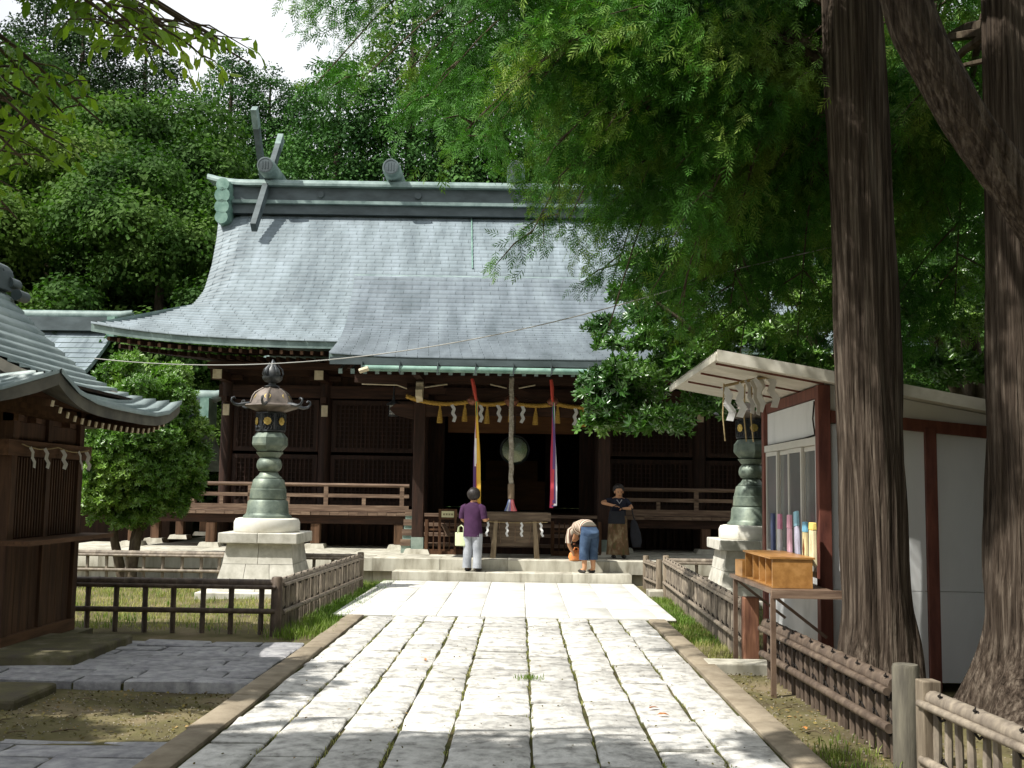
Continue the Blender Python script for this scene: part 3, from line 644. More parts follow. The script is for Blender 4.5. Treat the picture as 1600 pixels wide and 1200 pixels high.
m_post1 = M('grey_post', rgb('#4f4b42'), rgb('#6f6a5c'), rough=.9, scale=4, stretch=(5, 5, .6), bump=.4, bscale=20)
tag(MB().lathe([(.085, -.2), (.083, .54), (.075, .56), (.01, .562)], 14, (0, 0)).build('fence_post', m_post1, None, 40, loc=(2.42, 6.93, 0)), 'stout round grey post ending the fence before the tree trunk', 'post')
m_redpost = M('reddish_post', rgb('#6b4636'), rgb('#94694f'), rough=.8, scale=4, stretch=(6, 6, .6), bump=.3, bscale=18)
tag(MB().taper((0, 0), .075, .075, -.2, .6).build('fence_post', m_redpost, None, bevel=.012, loc=(2.27, 10.83, 0)), 'square reddish wooden post beside the booth counter', 'post')

# ------------------------------------------------------------------ small shrine at the left
m_sw = M('shrine_boards', rgb('#3a281d'), rgb('#5d4330'), rgb('#4a3526'), rough=.75, scale=3, detail=8, stretch=(6, 6, .5), bump=.25, bscale=20, objvar=.1, spec=.25)
m_swx = M('shrine_beams', rgb('#4a3424'), rgb('#6e5039'), rough=.75, scale=3, detail=8, stretch=(.6, 6, 6), bump=.25, bscale=20, spec=.25)
m_paper = M('white_paper', (.82, .82, .80), (.75, .75, .74), rough=.9, scale=9, spec=.1, trans=.15)
m_paperold = M('weathered_paper', (.55, .53, .48), (.66, .65, .6), rough=.9, scale=9, spec=.1)
m_hemp = M('hemp_cord', rgb('#8c7a55'), rgb('#b5a27a'), rough=.9, scale=30)
def shide_mesh(w, h, mat, n=4, t=.003):
    """zigzag folded paper: slanting leaves stepping left and right"""
    m = MB(); sh_ = h/n
    for i in range(n):
        sg = 1 if i % 2 == 0 else -1; xt, xb2 = -sg*.22*w, sg*.22*w; yb = -.01*i; z0, z1 = -i*sh_+sh_*.12, -(i+1)*sh_-sh_*.02; hw_ = .3*w
        q = [(xt-hw_, yb, z0-sh_*.12*sg), (xt+hw_, yb, z0+sh_*.12*sg), (xb2+hw_, yb-.014, z1+sh_*.12*sg), (xb2-hw_, yb-.014, z1-sh_*.12*sg)]
        m.add(q + [(x, y+t, z) for x, y, z in q], [(0,1,2,3),(7,6,5,4),(0,4,5,1),(1,5,6,2),(2,6,7,3),(3,7,4,0)])
    m.bb(-.005, .005, -.002, .004, 0, sh_*.3)
    return m.mesh('paper_streamer', mat)
sh = empty('small_shrine', (-6.0, 11.05, GZ), R(90), 'small dark timber shrine with curved copper roof at the left edge', 'shrine')
def sb(): return MB((0, 0, GZ))
A_, B_, GI = 1.95, 1.68, 1.0
def hq(q): return 2.36 + .42*q + 1.08*q**1.75                      # concave slope, eave to ridge
def zs_(x, q):
    w = max(.2, B_-q*A_) if q < .25 else GI+.12*q
    s = min(abs(x)/w, 1); z = hq(q)
    if q < .5: z += .22*s**4*(1-q/.5)**1.5
    return z
def ws_(q): return B_-q*A_*.95 if q < .25 else lerp(B_-.25*A_*.95, GI+.1, (q-.25)/.75)
rr = sb()
for s in (-1, 1):
    F1 = lambda dz: (lambda u, v: ((2*u-1)*ws_(v), s*A_*(1-v), zs_((2*u-1)*ws_(v), v)+dz))
    rr.grid(F1(0), 28, 14); rr.grid(F1(-.11), 28, 14); rr.grid(lambda u, v: F1(0)(u, 0) if v > .5 else F1(-.11)(u, 0), 28, 1)
    for e in (0, 1): rr.grid(lambda u, v: F1(0)(e, u) if v > .5 else F1(-.11)(e, u), 14, 1)
    def hipf(dz):
        def f(u, v):
            q = .25*v; w = A_*(1-q); y = (2*u-1)*w; return (s*ws_(q), y, zs_(ws_(q), q)*1.0 - (1-abs(2*u-1)**4)*.22*(1-q/.5)**1.5+dz)
        return f
    rr.grid(hipf(.001), 20, 5); rr.grid(hipf(-.11), 20, 5); rr.grid(lambda u, v: hipf(.001)(u, 0) if v > .5 else hipf(-.11)(u, 0), 20, 1)
    rr.add([(s*(GI-.1), -A_*.75, hq(.2)), (s*(GI-.1), A_*.75, hq(.2)), (s*(GI-.1), A_*.4, hq(.6)-.05), (s*(GI-.1), 0, hq(1)-.05), (s*(GI-.1), -A_*.4, hq(.6)-.05)], [(0, 1, 2, 3, 4)])
m_shedge = M('shrine_roof_edge', rgb('#4b4a44'), rgb('#6d6a60'), rough=.7, scale=4)
sroof = rr.build('roof', m_shedge, sh)
m_cop3 = M('copper_sheet_courses', rgb('#6b7c7c'), rgb('#a3b0ad'), rgb('#8a9896'), rough=.5, scale=1.4, detail=7, bump=.1, bscale=30, isl=.07, spec=.45)
def shx(name, sgn):
    V = []; Fc = []; rows = np.linspace(-.01, .97, 17)
    for j in range(16):
        t0, t1 = rows[j], rows[j+1]; k = 8
        for i in range(k):
            pts = []
            for t, ii, lf in ((t0, i, .035), (t0, i+1, .035), (t1, i+1, .002), (t1, i, .002), (t0, i, -.01), (t0, i+1, -.01)):
                x = (2*ii/k-1)*ws_(max(t, 0)); pts.append((x, sgn*A_*(1-t), zs_(x, max(t, 0))+lf-GZ))
            b = len(V); V += pts; Fc += [(b, b+1, b+2, b+3), (b+4, b+5, b+1, b)]
    o = linkobj(name, npmesh(name, V, Fc, m_cop3), sroof); tag(o, kind='stuff')
shx('roof_courses', -1); shx('roof_courses', 1)
def shh(sgn):
    V = []; Fc = []; rows = np.linspace(-.003, .25, 5); k = 8
    for j in range(4):
        t0, t1 = rows[j], rows[j+1]
        for i in range(k):
            pts = []
            for t, ii, lf in ((t0, i, .022), (t0, i+1, .022), (t1, i+1, .004), (t1, i, .004), (t0, i, -.01), (t0, i+1, -.01)):
                q = max(t, 0); p = (2*ii/k-1); z = zs_(ws_(q), q) - (1-abs(p)**4)*.22*(1-q/.5)**1.5
                pts.append((sgn*(ws_(q)+.004), p*A_*(1-q), z+lf-GZ))
            b = len(V); V += pts; Fc += [(b, b+1, b+2, b+3), (b+4, b+5, b+1, b)]
    tag(linkobj('roof_courses', npmesh('roof_courses', V, Fc, m_cop3), sroof), kind='stuff')
shh(1); shh(-1)
rd = sb(); rd.bb(-GI-.1, GI+.1, -.16, .16, hq(1)-.08, hq(1)+.12); rd.tube([(-GI-.2, 0, hq(1)+.17), (GI+.2, 0, hq(1)+.17)], .08, 10); sr = rd.build('ridge', m_copdk, sroof, 40)
for s in (-1, 1):
    o = sb()
    for yy_, z, r in ((0, hq(1)+.14, .09), (-.13, hq(1)+.02, .07), (.13, hq(1)+.02, .07), (-.24, hq(1)-.12, .065), (.24, hq(1)-.12, .065)): o.tube([(s*(GI+.02), yy_, z), (s*(GI+.24), yy_, z)], r, 12)
    o.build('end_ornament', m_copdk, sr, 40)
rf = sb(); tp = sb()
for i in range(19):
    x = -1.5+i*3.0/18; zt = zs_(x*.98, 0)-.17; fan = max(0, abs(x)-.85)*(1 if x > 0 else -1)*.5
    for s in (-1, 1):
        rf.bar((x, s*1.82, zt), (x-fan, s*1.0, zt+.12), .045, .06); tp.bar((x, s*1.832, zt-.002), (x, s*1.82, zt), .042, .056)
tag(rf.build('rafters', m_sw, sh), kind='stuff'); tag(tp.build('rafter_ends', m_cream, sh), kind='stuff')
WX, WY = .78, 1.12
sb().bb(-1.0, 1.0, -1.32, 1.3, -.2, .04).build('stone_base', m_moss, sh)
sb().bb(-WX-.06, WX+.06, -WY-.06, WY+.06, .045, .17).build('sill_beam', m_swx, sh)
for s in (-1, 1):
    for y in (-WY, WY): sb().bb(s*WX-.06, s*WX+.06, y-.06, y+.06, .172, 2.42).build('corner_post', m_sw, sh, bevel=.006)
sb().bb(-.05, .05, -WY-.05, -WY+.05, .172, 2.42).build('middle_post', m_sw, sh)
for a, b in ((-WX+.062, -.052), (.052, WX-.062)):
    for k in range(4): x0, x1 = lerp(a, b, k/4), lerp(a, b, (k+1)/4); sb().bb(x0+.003, x1-.003, -WY-.02, -WY+.02, .172, 1.02).build('wall_board', m_sw, sh)
    sb().bb(a, b, -WY+.015, -WY+.03, 1.09, 1.86).build('lattice_backing', m_int, sh)
    for k in range(11): x = lerp(a, b, (k+.5)/11); sb().bb(x-.012, x+.012, -WY-.03, -WY+.012, 1.085, 1.86).build('lattice_slat', m_sw, sh)
    sb().bb(a, b, -WY-.015, -WY+.015, 2.03, 2.2).build('frieze_board', m_sw, sh); sb().bb(a, b, -WY-.012, -WY+.015, 2.205, 2.38).build('frieze_board', m_sw, sh)
sb().bb(-WX-.25, WX+.25, -WY-.36, -WY-.03, 1.03, 1.075).build('counter_shelf', m_swx, sh)
sb().bb(-WX-.2, WX+.2, -WY-.09, -WY+.07, 1.87, 2.02).build('tie_beam', m_swx, sh)
sb().bb(-WX-.3, WX+.3, -WY-.1, -WY+.1, 2.40, 2.52).build('eave_beam', m_swx, sh)
sb().bb(-.85, -.1, -WY-.16, -WY-.11, 2.36, 2.40).build('light_batten', m_cream, sh)
for x in (-.4, .4, -WX): 
    b = sb(); b.bb(x-.14, x+.14, -WY-.08, -WY+.05, 2.30, 2.38); b.bb(x-.06, x+.06, -WY-.1, -WY+.05, 2.2, 2.298); b.build('bracket', m_swx, sh)
for s in (-1, 1):
    for k in range(8): y0, y1 = lerp(-WY+.062, WY-.062, k/8), lerp(-WY+.062, WY-.062, (k+1)/8); sb().bb(s*WX-.02, s*WX+.02, y0+.003, y1-.003, .172, 2.4).build('wall_board', m_sw, sh)
    sb().bb(s*WX-.05, s*WX+.05, -WY+.065, WY-.065, 2.402, 2.52).build('eave_beam', m_sw, sh)
sb().bb(-WX+.06, WX-.06, WY-.02, WY+.02, .172, 2.4).build('rear_wall', m_sw, sh)
sb().bb(-1.3, 1.3, -1.6, 1.6, 2.55, 2.58).build('soffit', m_int, sh)
# paper streamers on a thin cord across the shrine front
cord = empty('paper_streamers', (-6.0+WY+.13, 11.05, 1.98), R(90), 'thin cord with pale zigzag paper streamers across the small shrine front', 'paper streamers')
MB().tube([(-.8+1.6*t, 0, .0-.035*math.sin(math.pi*((t*2) % 1))) for t in np.linspace(0, 1, 21)], .007, 5).build('cord', m_hemp, cord)
_sh1 = shide_mesh(.085, .19, m_paperold)
for x in (-.62, -.3, .12, .52, .74): linkobj('paper_streamer', _sh1, cord, (x, -.01, -.03), (0, random.uniform(-.1, .1), random.uniform(-.5, .3)))
tag(MB().bb(-.45, .45, -.75, .75, -.1, .1).build('stepping_slab', m_moss, None, bevel=.02, loc=(-4.42, 10.55, -.02)), 'flat grey stone slab at the foot of the small shrine', 'stone slab')
tag(MB().bb(-.8, .8, -.38, .38, -.16, .05).build('stepping_slab', m_moss, None, bevel=.03, loc=(-4.55, 8.6, -.05)), 'rough mossy brown slab lying on the earth in front of the side path', 'stone slab')

# ------------------------------------------------------------------ roofs of buildings behind at the left
def back_hall(label, loc, w, d, zr, ze, cat='building'):
    b = empty('rear_building', loc, 0, label, cat)
    r = MB(); k = 8
    pf = lambda v: ze + (zr-ze)*(.55*v+.45*v*v)
    for s in (-1, 1):
        f = lambda dz: (lambda u, v: ((2*u-1)*w, s*d*(1-v), pf(v)+dz)); r.grid(f(0), 2, k); r.grid(f(-.15), 2, k); r.grid(lambda u, v: f(0)(u, 0) if v > .5 else f(-.15)(u, 0), 2, 1)
        for e in (0, 1): r.grid(lambda u, v: f(0)(e, u) if v > .5 else f(-.15)(e, u), k, 1)
    ro_ = r.build('roof', m_copd, b)
    V = []; Fc = []; rows = np.linspace(-.01, .98, 18)
    for j in range(17):
        x = -w - (.25 if j % 2 else 0)
        while x < w:
            a, c = max(x, -w), min(x+.5, w); x += .5
            if c-a < .05: continue
            p = [(a+.005, -d*(1-rows[j]), pf(rows[j])+.025), (c-.005, -d*(1-rows[j]), pf(rows[j])+.025), (c-.005, -d*(1-rows[j+1]), pf(rows[j+1])+.003), (a+.005, -d*(1-rows[j+1]), pf(rows[j+1])+.003)]
            q = len(V); V += p; Fc.append((q, q+1, q+2, q+3))
    tag(linkobj('shingles', npmesh('shingles', V, Fc, m_cop), ro_), kind='stuff')
    MB().bb(-w-.05, w+.05, -.35, .35, zr-.05, zr+.38).build('ridge', m_copdk, ro_)
    MB().tube([(-w-.5, 0, zr+.55), (-w-.2, 0, zr+.47), (w+.2, 0, zr+.47), (w+.55, 0, zr+.58)], [.12, .17, .17, .1], 10).build('ridge_cap', m_copd, ro_, 40)
    MB().bb(-w+.6, w-.6, -d+1.3, d-1.3, -.3, ze+.3).build('wall', m_int, b)
    for s in (-1, 1): MB().bb(s*w-.12, s*w+.12, -.4, .4, zr-.35, zr+.4).build('end_ornament', m_copg, ro_)
    return b
back_hall('pale copper roofed building far behind the small shrine roof', (-16.2, 34, 0), 3.2, 4.6, 6.5, 3.9)
back_hall('low grey roofed corridor glimpsed under the hall eaves beside the round shrub', (-11.2, 29.5, 0), 2.6, 2.3, 3.6, 2.2)

# ------------------------------------------------------------------ ticket booth at the right
m_white = M('white_wall_panel', (.44, .45, .43), (.70, .71, .70), (.64, .65, .64), rough=.6, scale=1.6, detail=9, stretch=(1, 1, .45), spec=.3, lo=.2, hi=.6)
m_cream2 = M('cream_roof_sheet', (.60, .57, .48), (.70, .67, .58), (.5, .47, .38), rough=.6, scale=2.5, detail=7, spec=.3)
m_brpaint = M('red_brown_paint', rgb('#553029'), rgb('#7b4a3c'), rough=.6, scale=4, detail=7, stretch=(4, 4, .7), spec=.35)
m_alum = M('pale_window_frame', (.55, .54, .48), (.62, .61, .55), rough=.45, scale=4, spec=.4)
m_glass = M('dark_window_glass', (.15, .16, .155), (.2, .21, .2), rough=.12, scale=2, spec=.6)
BX, BY0, BY1, BX1 = 2.68, 9.65, 11.82, 6.2
def zr_(x): return 2.79 - .174*(x-1.67)
bo = empty('ticket_booth', (BX, BY0, GZ), 0, 'white panelled booth with brown posts and overhanging pale roof', 'booth')
def kb(): return MB((BX, BY0, GZ))
def sheet(mb, x0, x1, y0, y1, dz, th):
    mb.add([(x0, y0, zr_(x0)+dz), (x1, y0, zr_(x1)+dz), (x1, y1, zr_(x1)+dz), (x0, y1, zr_(x0)+dz), (x0, y0, zr_(x0)+dz+th), (x1, y0, zr_(x1)+dz+th), (x1, y1, zr_(x1)+dz+th), (x0, y1, zr_(x0)+dz+th)],
           [(0,3,2,1),(4,5,6,7),(0,1,5,4),(1,2,6,5),(2,3,7,6),(3,0,4,7)]); return mb
rsht = sheet(kb(), 1.67, BX1+.2, 9.2, 12.06, -.012, .012).build('roof', m_cream2, bo)
V = []; 
cor = kb(); n = 38
for i in range(n):                                                     # ribs of the roof sheet
    y = 9.2+(i+.5)*(12.06-9.2)/n; cor.add([(1.655, y-.03, zr_(1.655)+.002), (BX1+.2, y-.03, zr_(BX1+.2)+.002), (BX1+.2, y, zr_(BX1+.2)+.03), (1.655, y, zr_(1.655)+.03), (BX1+.2, y+.03, zr_(BX1+.2)+.002), (1.655, y+.03, zr_(1.655)+.002)], [(0, 1, 2, 3), (3, 2, 4, 5), (0, 3, 5), (1, 4, 2)])
tag(cor.build('roof_ribs', m_cream2, rsht), kind='stuff')
sheet(kb(), 1.66, BX1+.2, 9.17, 9.198, -.06, .10).build('verge_board', m_cream2, rsht)
kb().bb(1.645, 1.668, 9.18, 12.07, zr_(1.67)-.05, zr_(1.67)-.002).build('fascia', m_cream2, rsht)
for y in (9.6, 10.4, 11.2): sheet(kb(), 1.72, BX, y-.006, y+.006, -.03, .017).build('soffit_joint', m_brpaint, rsht)
def post(x, y, w=.055, z1=None, nm='corner_post'): kb().bb(x-w, x+w, y-w, y+w, GZ, (z1 or zr_(x+w)-.02)).build(nm, m_brpaint, bo, bevel=.005)
post(BX, BY0); post(BX, BY1); post(BX1, BY0); post(BX1, BY1); post(3.62, BY0, .05, 2.22, 'wall_post'); post(5.0, BY0, .05, 2.0, 'wall_post')
kb().bb(BX-.03, BX+.03, BY0+.057, BY1-.057, zr_(BX)-.13, zr_(BX)-.03).build('top_beam', m_brpaint, bo)
kb().bb(BX+.057, BX1-.057, BY0-.04, BY0+.04, 2.225, 2.32).build('wall_beam', m_brpaint, bo) if False else None
kb().add([(x, y, z) for x, za, zb in ((BX+.057, 2.25, 2.36), (BX1-.057, 1.95, 2.06)) for y in (BY0-.045, BY0+.045) for z in (za, zb)], [(0,1,3,2),(4,6,7,5),(0,4,5,1),(2,3,7,6),(1,5,7,3),(0,2,6,4)]).build('wall_beam', m_brpaint, bo)
for a, b in ((BX+.057, 3.568), (3.672, 4.948), (5.052, BX1-.057)):
    kb().bb(a, b, BY0-.015, BY0+.015, .0, .78).build('wall_panel', m_white, bo); kb().bb(a, b, BY0-.014, BY0+.015, .785, 2.24 if a < 4 else 2.0).build('wall_panel', m_white, bo)
kb().add([(BX+.057, BY0-.01, 2.36), (BX1-.057, BY0-.01, 1.95), (BX1-.057, BY0-.01, zr_(BX1)-.02), (BX+.057, BY0-.01, zr_(BX)-.025), (BX+.057, BY0+.01, 2.36), (BX1-.057, BY0+.01, 1.95), (BX1-.057, BY0+.01, zr_(BX1)-.02), (BX+.057, BY0+.01, zr_(BX)-.025)],
         [(0,1,2,3),(7,6,5,4),(0,4,5,1),(1,5,6,2),(2,6,7,3),(3,7,4,0)]).build('gable_panel', m_white, bo)
kb().bb(BX-.012, BX+.012, BY0+.057, BY1-.057, 2.13, 2.475).build('wall_panel', m_white, bo)
kb().bb(BX-.012, BX+.012, BY0+.057, BY1-.057, .02, .92).build('wall_panel', m_white, bo)
kb().bb(BX-.05, BX+.04, BY0+.057, BY1-.057, 2.06, 2.128).build('window_head', m_alum, bo); kb().bb(BX-.05, BX+.04, BY0+.057, BY1-.057, .925, .985).build('window_sill', m_alum, bo)
wn = 4; wy = [lerp(BY0+.16, BY1-.06, i/wn) for i in range(wn+1)]
kb().bb(BX-.03, BX+.03, BY0+.058, BY0+.158, .986, 2.058).build('window_jamb', m_white, bo)
for i in range(wn):
    xo = -.022 if i % 2 else .006; w = kb(); a, b = wy[i]-.02, wy[i+1]+.02
    for y0, y1, z0, z1 in ((a, a+.045, .988, 2.056), (b-.045, b, .988, 2.056), (a+.045, b-.045, .988, 1.03), (a+.045, b-.045, 2.014, 2.056)): w.bb(BX+xo-.012, BX+xo+.012, y0, y1, z0, z1)
    wo_ = w.build('sliding_window', m_alum, bo); kb().bb(BX+xo-.004, BX+xo+.004, a+.046, b-.046, 1.031, 2.013).build('pane', m_glass, wo_)
kb().bb(BX, BX1, BY1-.015, BY1+.015, .0, 2.0).build('rear_panel', m_white, bo); kb().bb(BX1-.015, BX1+.015, BY0+.06, BY1-.06, .0, 1.95).build('side_panel', m_white, bo)
kb().tube([(BX-.02, BY0+.2, 2.46), (BX-.03, BY0+.22, 2.3), (BX-.02, BY0+.19, 2.15), (BX-.03, BY0+.5, 2.135), (BX-.03, BY1-.1, 2.13)], .008, 5).build('cable', m_tie, bo)
# counter, boxes and packets
m_steel = M('brown_steel_leg', rgb('#5b483b'), rgb('#7c6857'), rough=.5, scale=5, spec=.4)
m_ora = M('varnished_wood', rgb('#8f6434'), rgb('#b98a52'), rgb('#a57740'), rough=.35, scale=3, detail=6, stretch=(4, .6, 4), spec=.5)
m_pale = M('pale_card', (.75, .66, .45), (.8, .72, .52), rough=.7)
ct = empty('counter_table', (2.4, 10.0, GZ), 0, 'narrow counter on thin brown legs before the booth window', 'counter')
def cb(): return MB((2.4, 10.0, GZ))
cb().bb(2.1, 2.62, 9.2, 11.0, .78, .815).build('table_top', m_steel, ct)
cb().bb(2.1, 2.74, 9.16, 9.197, .745, .815).build('front_board', m_rail, ct)
for x, y in ((2.13, 9.25), (2.13, 10.85)): cb().bb(x-.02, x+.02, y-.02, y+.02, GZ, .778).build('leg', m_steel, ct)
for y in (9.4, 10.85): cb().bar((2.15, y, .76), (2.62, y, .4), .025, .025).build('brace', m_steel, ct)
bx = empty('compartment_box', (2.3, 9.85, .815), 0, 'long varnished wooden box with open compartments on the counter', 'wooden box')
def xb(): return MB((2.3, 9.85, .815))
xb().bb(2.14, 2.48, 9.30, 9.325, .818, 1.06).build('end_panel', m_ora, bx); xb().bb(2.14, 2.48, 10.4, 10.425, .818, 1.06).build('end_panel', m_ora, bx)
xb().bb(2.12, 2.5, 9.29, 10.435, 1.062, 1.078).build('lid', m_ora, bx); xb().bb(2.14, 2.48, 9.325, 10.4, .818, .83).build('base', m_ora, bx); xb().bb(2.46, 2.48, 9.325, 10.4, .83, 1.06).build('back', m_ora, bx)
for y in (9.6, 9.86, 10.12): xb().bb(2.15, 2.46, y-.01, y+.01, .83, 1.06).build('divider', m_ora, bx)
for y in (9.47, 9.73, 9.99, 10.26): xb().bb(2.19, 2.21, y-.03, y+.03, .83, 1.0).build('card', m_pale, bx)
bx2 = empty('small_tray', (2.25, 10.6, .815), 0, 'small low wooden tray at the far end of the counter', 'tray')
t_ = MB((2.25, 10.6, .815))
t_.bb(2.12, 2.4, 10.46, 10.8, .817, .83); t_.bb(2.12, 2.135, 10.46, 10.8, .83, .97); t_.bb(2.385, 2.4, 10.46, 10.8, .83, .97); t_.bb(2.135, 2.385, 10.46, 10.475, .83, .97); t_.bb(2.135, 2.385, 10.785, 10.8, .83, .97); t_.build('tray_body', m_ora, bx2)
def packet(label, y, z0, z1, cols, lean=0, w=.055):
    p = empty('fortune_packet', (2.53, y, z0), 0, label, 'packet', 'tall packets standing on the counter'); h = z1-z0; zz = 0
    for i, (c, f) in enumerate(cols):
        c2 = tuple(min(1, x*1.2) for x in c); m = M('packet_%.2f_%.2f_%.2f' % c, c, c2, rough=.5, scale=14, spec=.4); k = MB(); za, zb_ = zz*h, (zz+f)*h; zz += f
        k.taper((0, 0), w*.28, w, za+.001, zb_, w*.24, w*.96); o = k.build('wrapper', m, p, bevel=.006); o.rotation_euler = (lean, 0, 0)
    return p
packet('navy blue packet standing farthest along the counter', 10.95, .83, 1.42, [((.05, .07, .16), 1)])
packet('pale pink and white packet next to the navy one', 10.66, .83, 1.42, [((.62, .6, .62), .75), ((.6, .25, .38), .25)])
packet('pink packet standing between white and blue packets', 10.28, 1.0, 1.42, [((.72, .45, .55), .7), ((.75, .4, .52), .3)])
packet('leaning lilac packet with light blue top', 9.98, 1.0, 1.46, [((.48, .48, .6), .7), ((.3, .58, .72), .3)], -.12)
yp = packet('yellow packet with bright blue band', 9.72, 1.0, 1.37, [((.7, .62, .34), .75), ((.2, .5, .7), .25)])
packet('cream packet with yellow top nearest on the counter', 9.47, 1.0, 1.37, [((.75, .66, .42), .82), ((.78, .6, .18), .18)], 0, .07)
MB().prism([(-.028, .13), (0, .05), (.028, .13), (0, .22)], 'x', -.019, -.0155).build('printed_diamond', M('brown_print', rgb('#7a4a2a'), rough=.6), yp)
# weathered paper streamers hanging from the booth roof
hs = empty('streamer_bundle', (2.08, 9.85, 2.70), 0, 'bundle of white paper streamers and straw hanging under the booth roof', 'paper streamers')
MB().tube([(-.25, -.1, -.12), (-.1, 0, -.08), (.1, .05, -.03), (.3, .15, .0)], .014, 6).build('straw_rope', m_hemp, hs)
_sh2 = shide_mesh(.1, .3, m_paper)
for x, y, z in ((-.24, -.1, -.14), (-.1, -.02, -.1), (-.02, .02, -.06), (.05, .0, -.05), (.12, .08, -.02), (.2, .1, 0), (.0, -.1, -.08)):
    o = linkobj('paper_streamer', _sh2, hs, (x, y, z), (0, random.uniform(-.25, .25), random.uniform(-.9, .9)))
for x, y in ((-.26, -.1), (.02, .03), (-.06, -.05)): MB().tube([(x, y, -.1), (x-.01, y, -.4), (x+.01, y, -.62)], .007, 5).build('straw_strand', m_hemp, hs)
# threshold stone by the post
tag(MB().bb(-.32, .32, -.16, .16, -.12, .05).build('threshold_stone', m_plat, None, bevel=.015, loc=(2.1, 10.55, GZ+.05)), 'flat threshold stone below the counter', 'stone slab')
tag(MB().bb(-.2, .2, -.22, .22, -.12, .04).build('threshold_stone', m_plat, None, bevel=.015, loc=(2.32, 18.2, GZ+.05)), 'flat threshold stone between two bamboo fences by the steps', 'stone slab')
# ------------------------------------------------------------------ ropes, streamers, bells and offering box at the porch
m_straw = M('golden_straw', rgb('#94722f'), rgb('#c6a356'), rgb('#ad8a42'), rough=.8, scale=20, stretch=(1, 1, 4), bump=.3, bscale=60, spec=.2)
m_rope = M('grey_hemp_rope', rgb('#7d7566'), rgb('#aaa293'), rough=.9, scale=20, bump=.3, bscale=60)
m_bell = M('copper_bell', rgb('#5c3a2c'), rgb('#8a5a45'), rough=.4, scale=4, metal=.5)
def strands(mb, pts, R_, r, n=3, turns=6, sides=6, res=6):
    """n strands laid round a centre line"""
    pts = [Vector(p) for p in pts]; 
    dense = []
    for a, b in zip(pts, pts[1:]): dense += [a.lerp(b, k/res) for k in range(res)]
    dense.append(pts[-1]); K = len(dense)
    for s in range(n):
        out = []
        for i, p in enumerate(dense):
            d = (dense[min(i+1, K-1)]-dense[max(i-1, 0)]).normalized(); ref = Vector((0, 1, 0)); x = d.cross(ref).normalized(); y = d.cross(x)
            t = 2*math.pi*(s/n + turns*i/(K-1)); out.append(p + x*math.cos(t)*R_ + y*math.sin(t)*R_)
        mb.tube(out, r, sides)
YR = 21.28
rope = empty('sacred_rope', (AX, YR, 3.3), 0, 'golden straw rope with tassels and paper streamers hung across the porch', 'straw rope')
def ob(): return MB((AX, YR, 3.3))
segs = [((-2.29, 3.44), (-1.06, 3.35), .09), ((-1.06, 3.35), (-.28, 3.35), .05), ((-.28, 3.35), (.68, 3.33), .05), ((.68, 3.33), (1.79, 3.36), .08)]
ptsr = []
for (xa, za), (xb_, zb_), sg in segs:
    for k in range(9):
        t = k/9; ptsr.append((lerp(xa, xb_, t), YR, lerp(za, zb_, t)-sg*4*t*(1-t)))
ptsr.append((1.79, YR, 3.36))
mrope = ob(); strands(mrope, ptsr, .022, .026, 3, 26, 6, 4); mrope.build('rope', m_straw, rope, 60)
def zrope(x): return float(np.interp(x, [p[0] for p in ptsr], [p[2] for p in ptsr]))
tas = MB().lathe([(.012, .02), (.02, -.01), (.022, -.04), (.017, -.05), (.035, -.12), (.05, -.25), (.058, -.35), (.04, -.352)], 12).mesh('straw_tassel', m_straw, 50)
for x in (-1.62, -1.13, -.69, -.23, .27, .70, 1.21): linkobj('straw_tassel', tas, rope, (x-AX, 0, zrope(x)-.03-3.3), (0, random.uniform(-.06, .06), 0))
_sh3 = shide_mesh(.1, .33, m_paper)
for x in (-1.37, -.81, -.47, .02, 1.06): linkobj('paper_streamer', _sh3, rope, (x-AX, -.03, zrope(x)-.03-3.3), (0, random.uniform(-.15, .15), random.uniform(-.3, .3)))
# bells, bell rope and the two ribbons
YB = 20.1
for x, lab, sc in ((-.93, 'round copper bell above the left ribbon bundle', .8), (-.2, 'round copper bell above the thick bell rope', 1), (.57, 'round copper bell above the right ribbon bundle', .8)):
    b = empty('bell', (x, YB+.12, 3.29), 0, lab, 'bell', 'bells hung under the porch beam'); b.scale = (sc,)*3
    MB().sphere((0, 0, 0), .13, .13, .12, 16, 10).build('bell_body', m_bell, b, 60); MB().lathe([(.137, -.015), (.142, 0), (.137, .015)], 18).build('rim', m_bell, b, 40)
    MB().bar((0, 0, .11), (0, 0, .45), .03, .03).build('hanger', m_bell, b)
br = empty('bell_rope', (-.2, YB-.05, 1.23), 0, 'thick grey bell rope with wooden grip and coloured tassel', 'rope')
m = MB((-.2, YB-.05, 1.23)); strands(m, [(-.205, YB-.05, 3.7), (-.2, YB-.05, 3.2), (-.195, YB-.05, 2.6), (-.19, YB-.05, 2.1), (-.185, YB-.05, 1.7)], .024, .03, 3, 17, 6, 14); m.build('rope', m_rope, br, 60)
MB((-.2, YB-.05, 1.23)).lathe([(.05, 1.74), (.062, 1.73), (.06, 1.47), (.05, 1.455)], 8, (-.185, YB-.05)).build('wooden_grip', M('grip_wood', rgb('#5c4c3b'), rgb('#84725c'), rough=.8, scale=5), br)
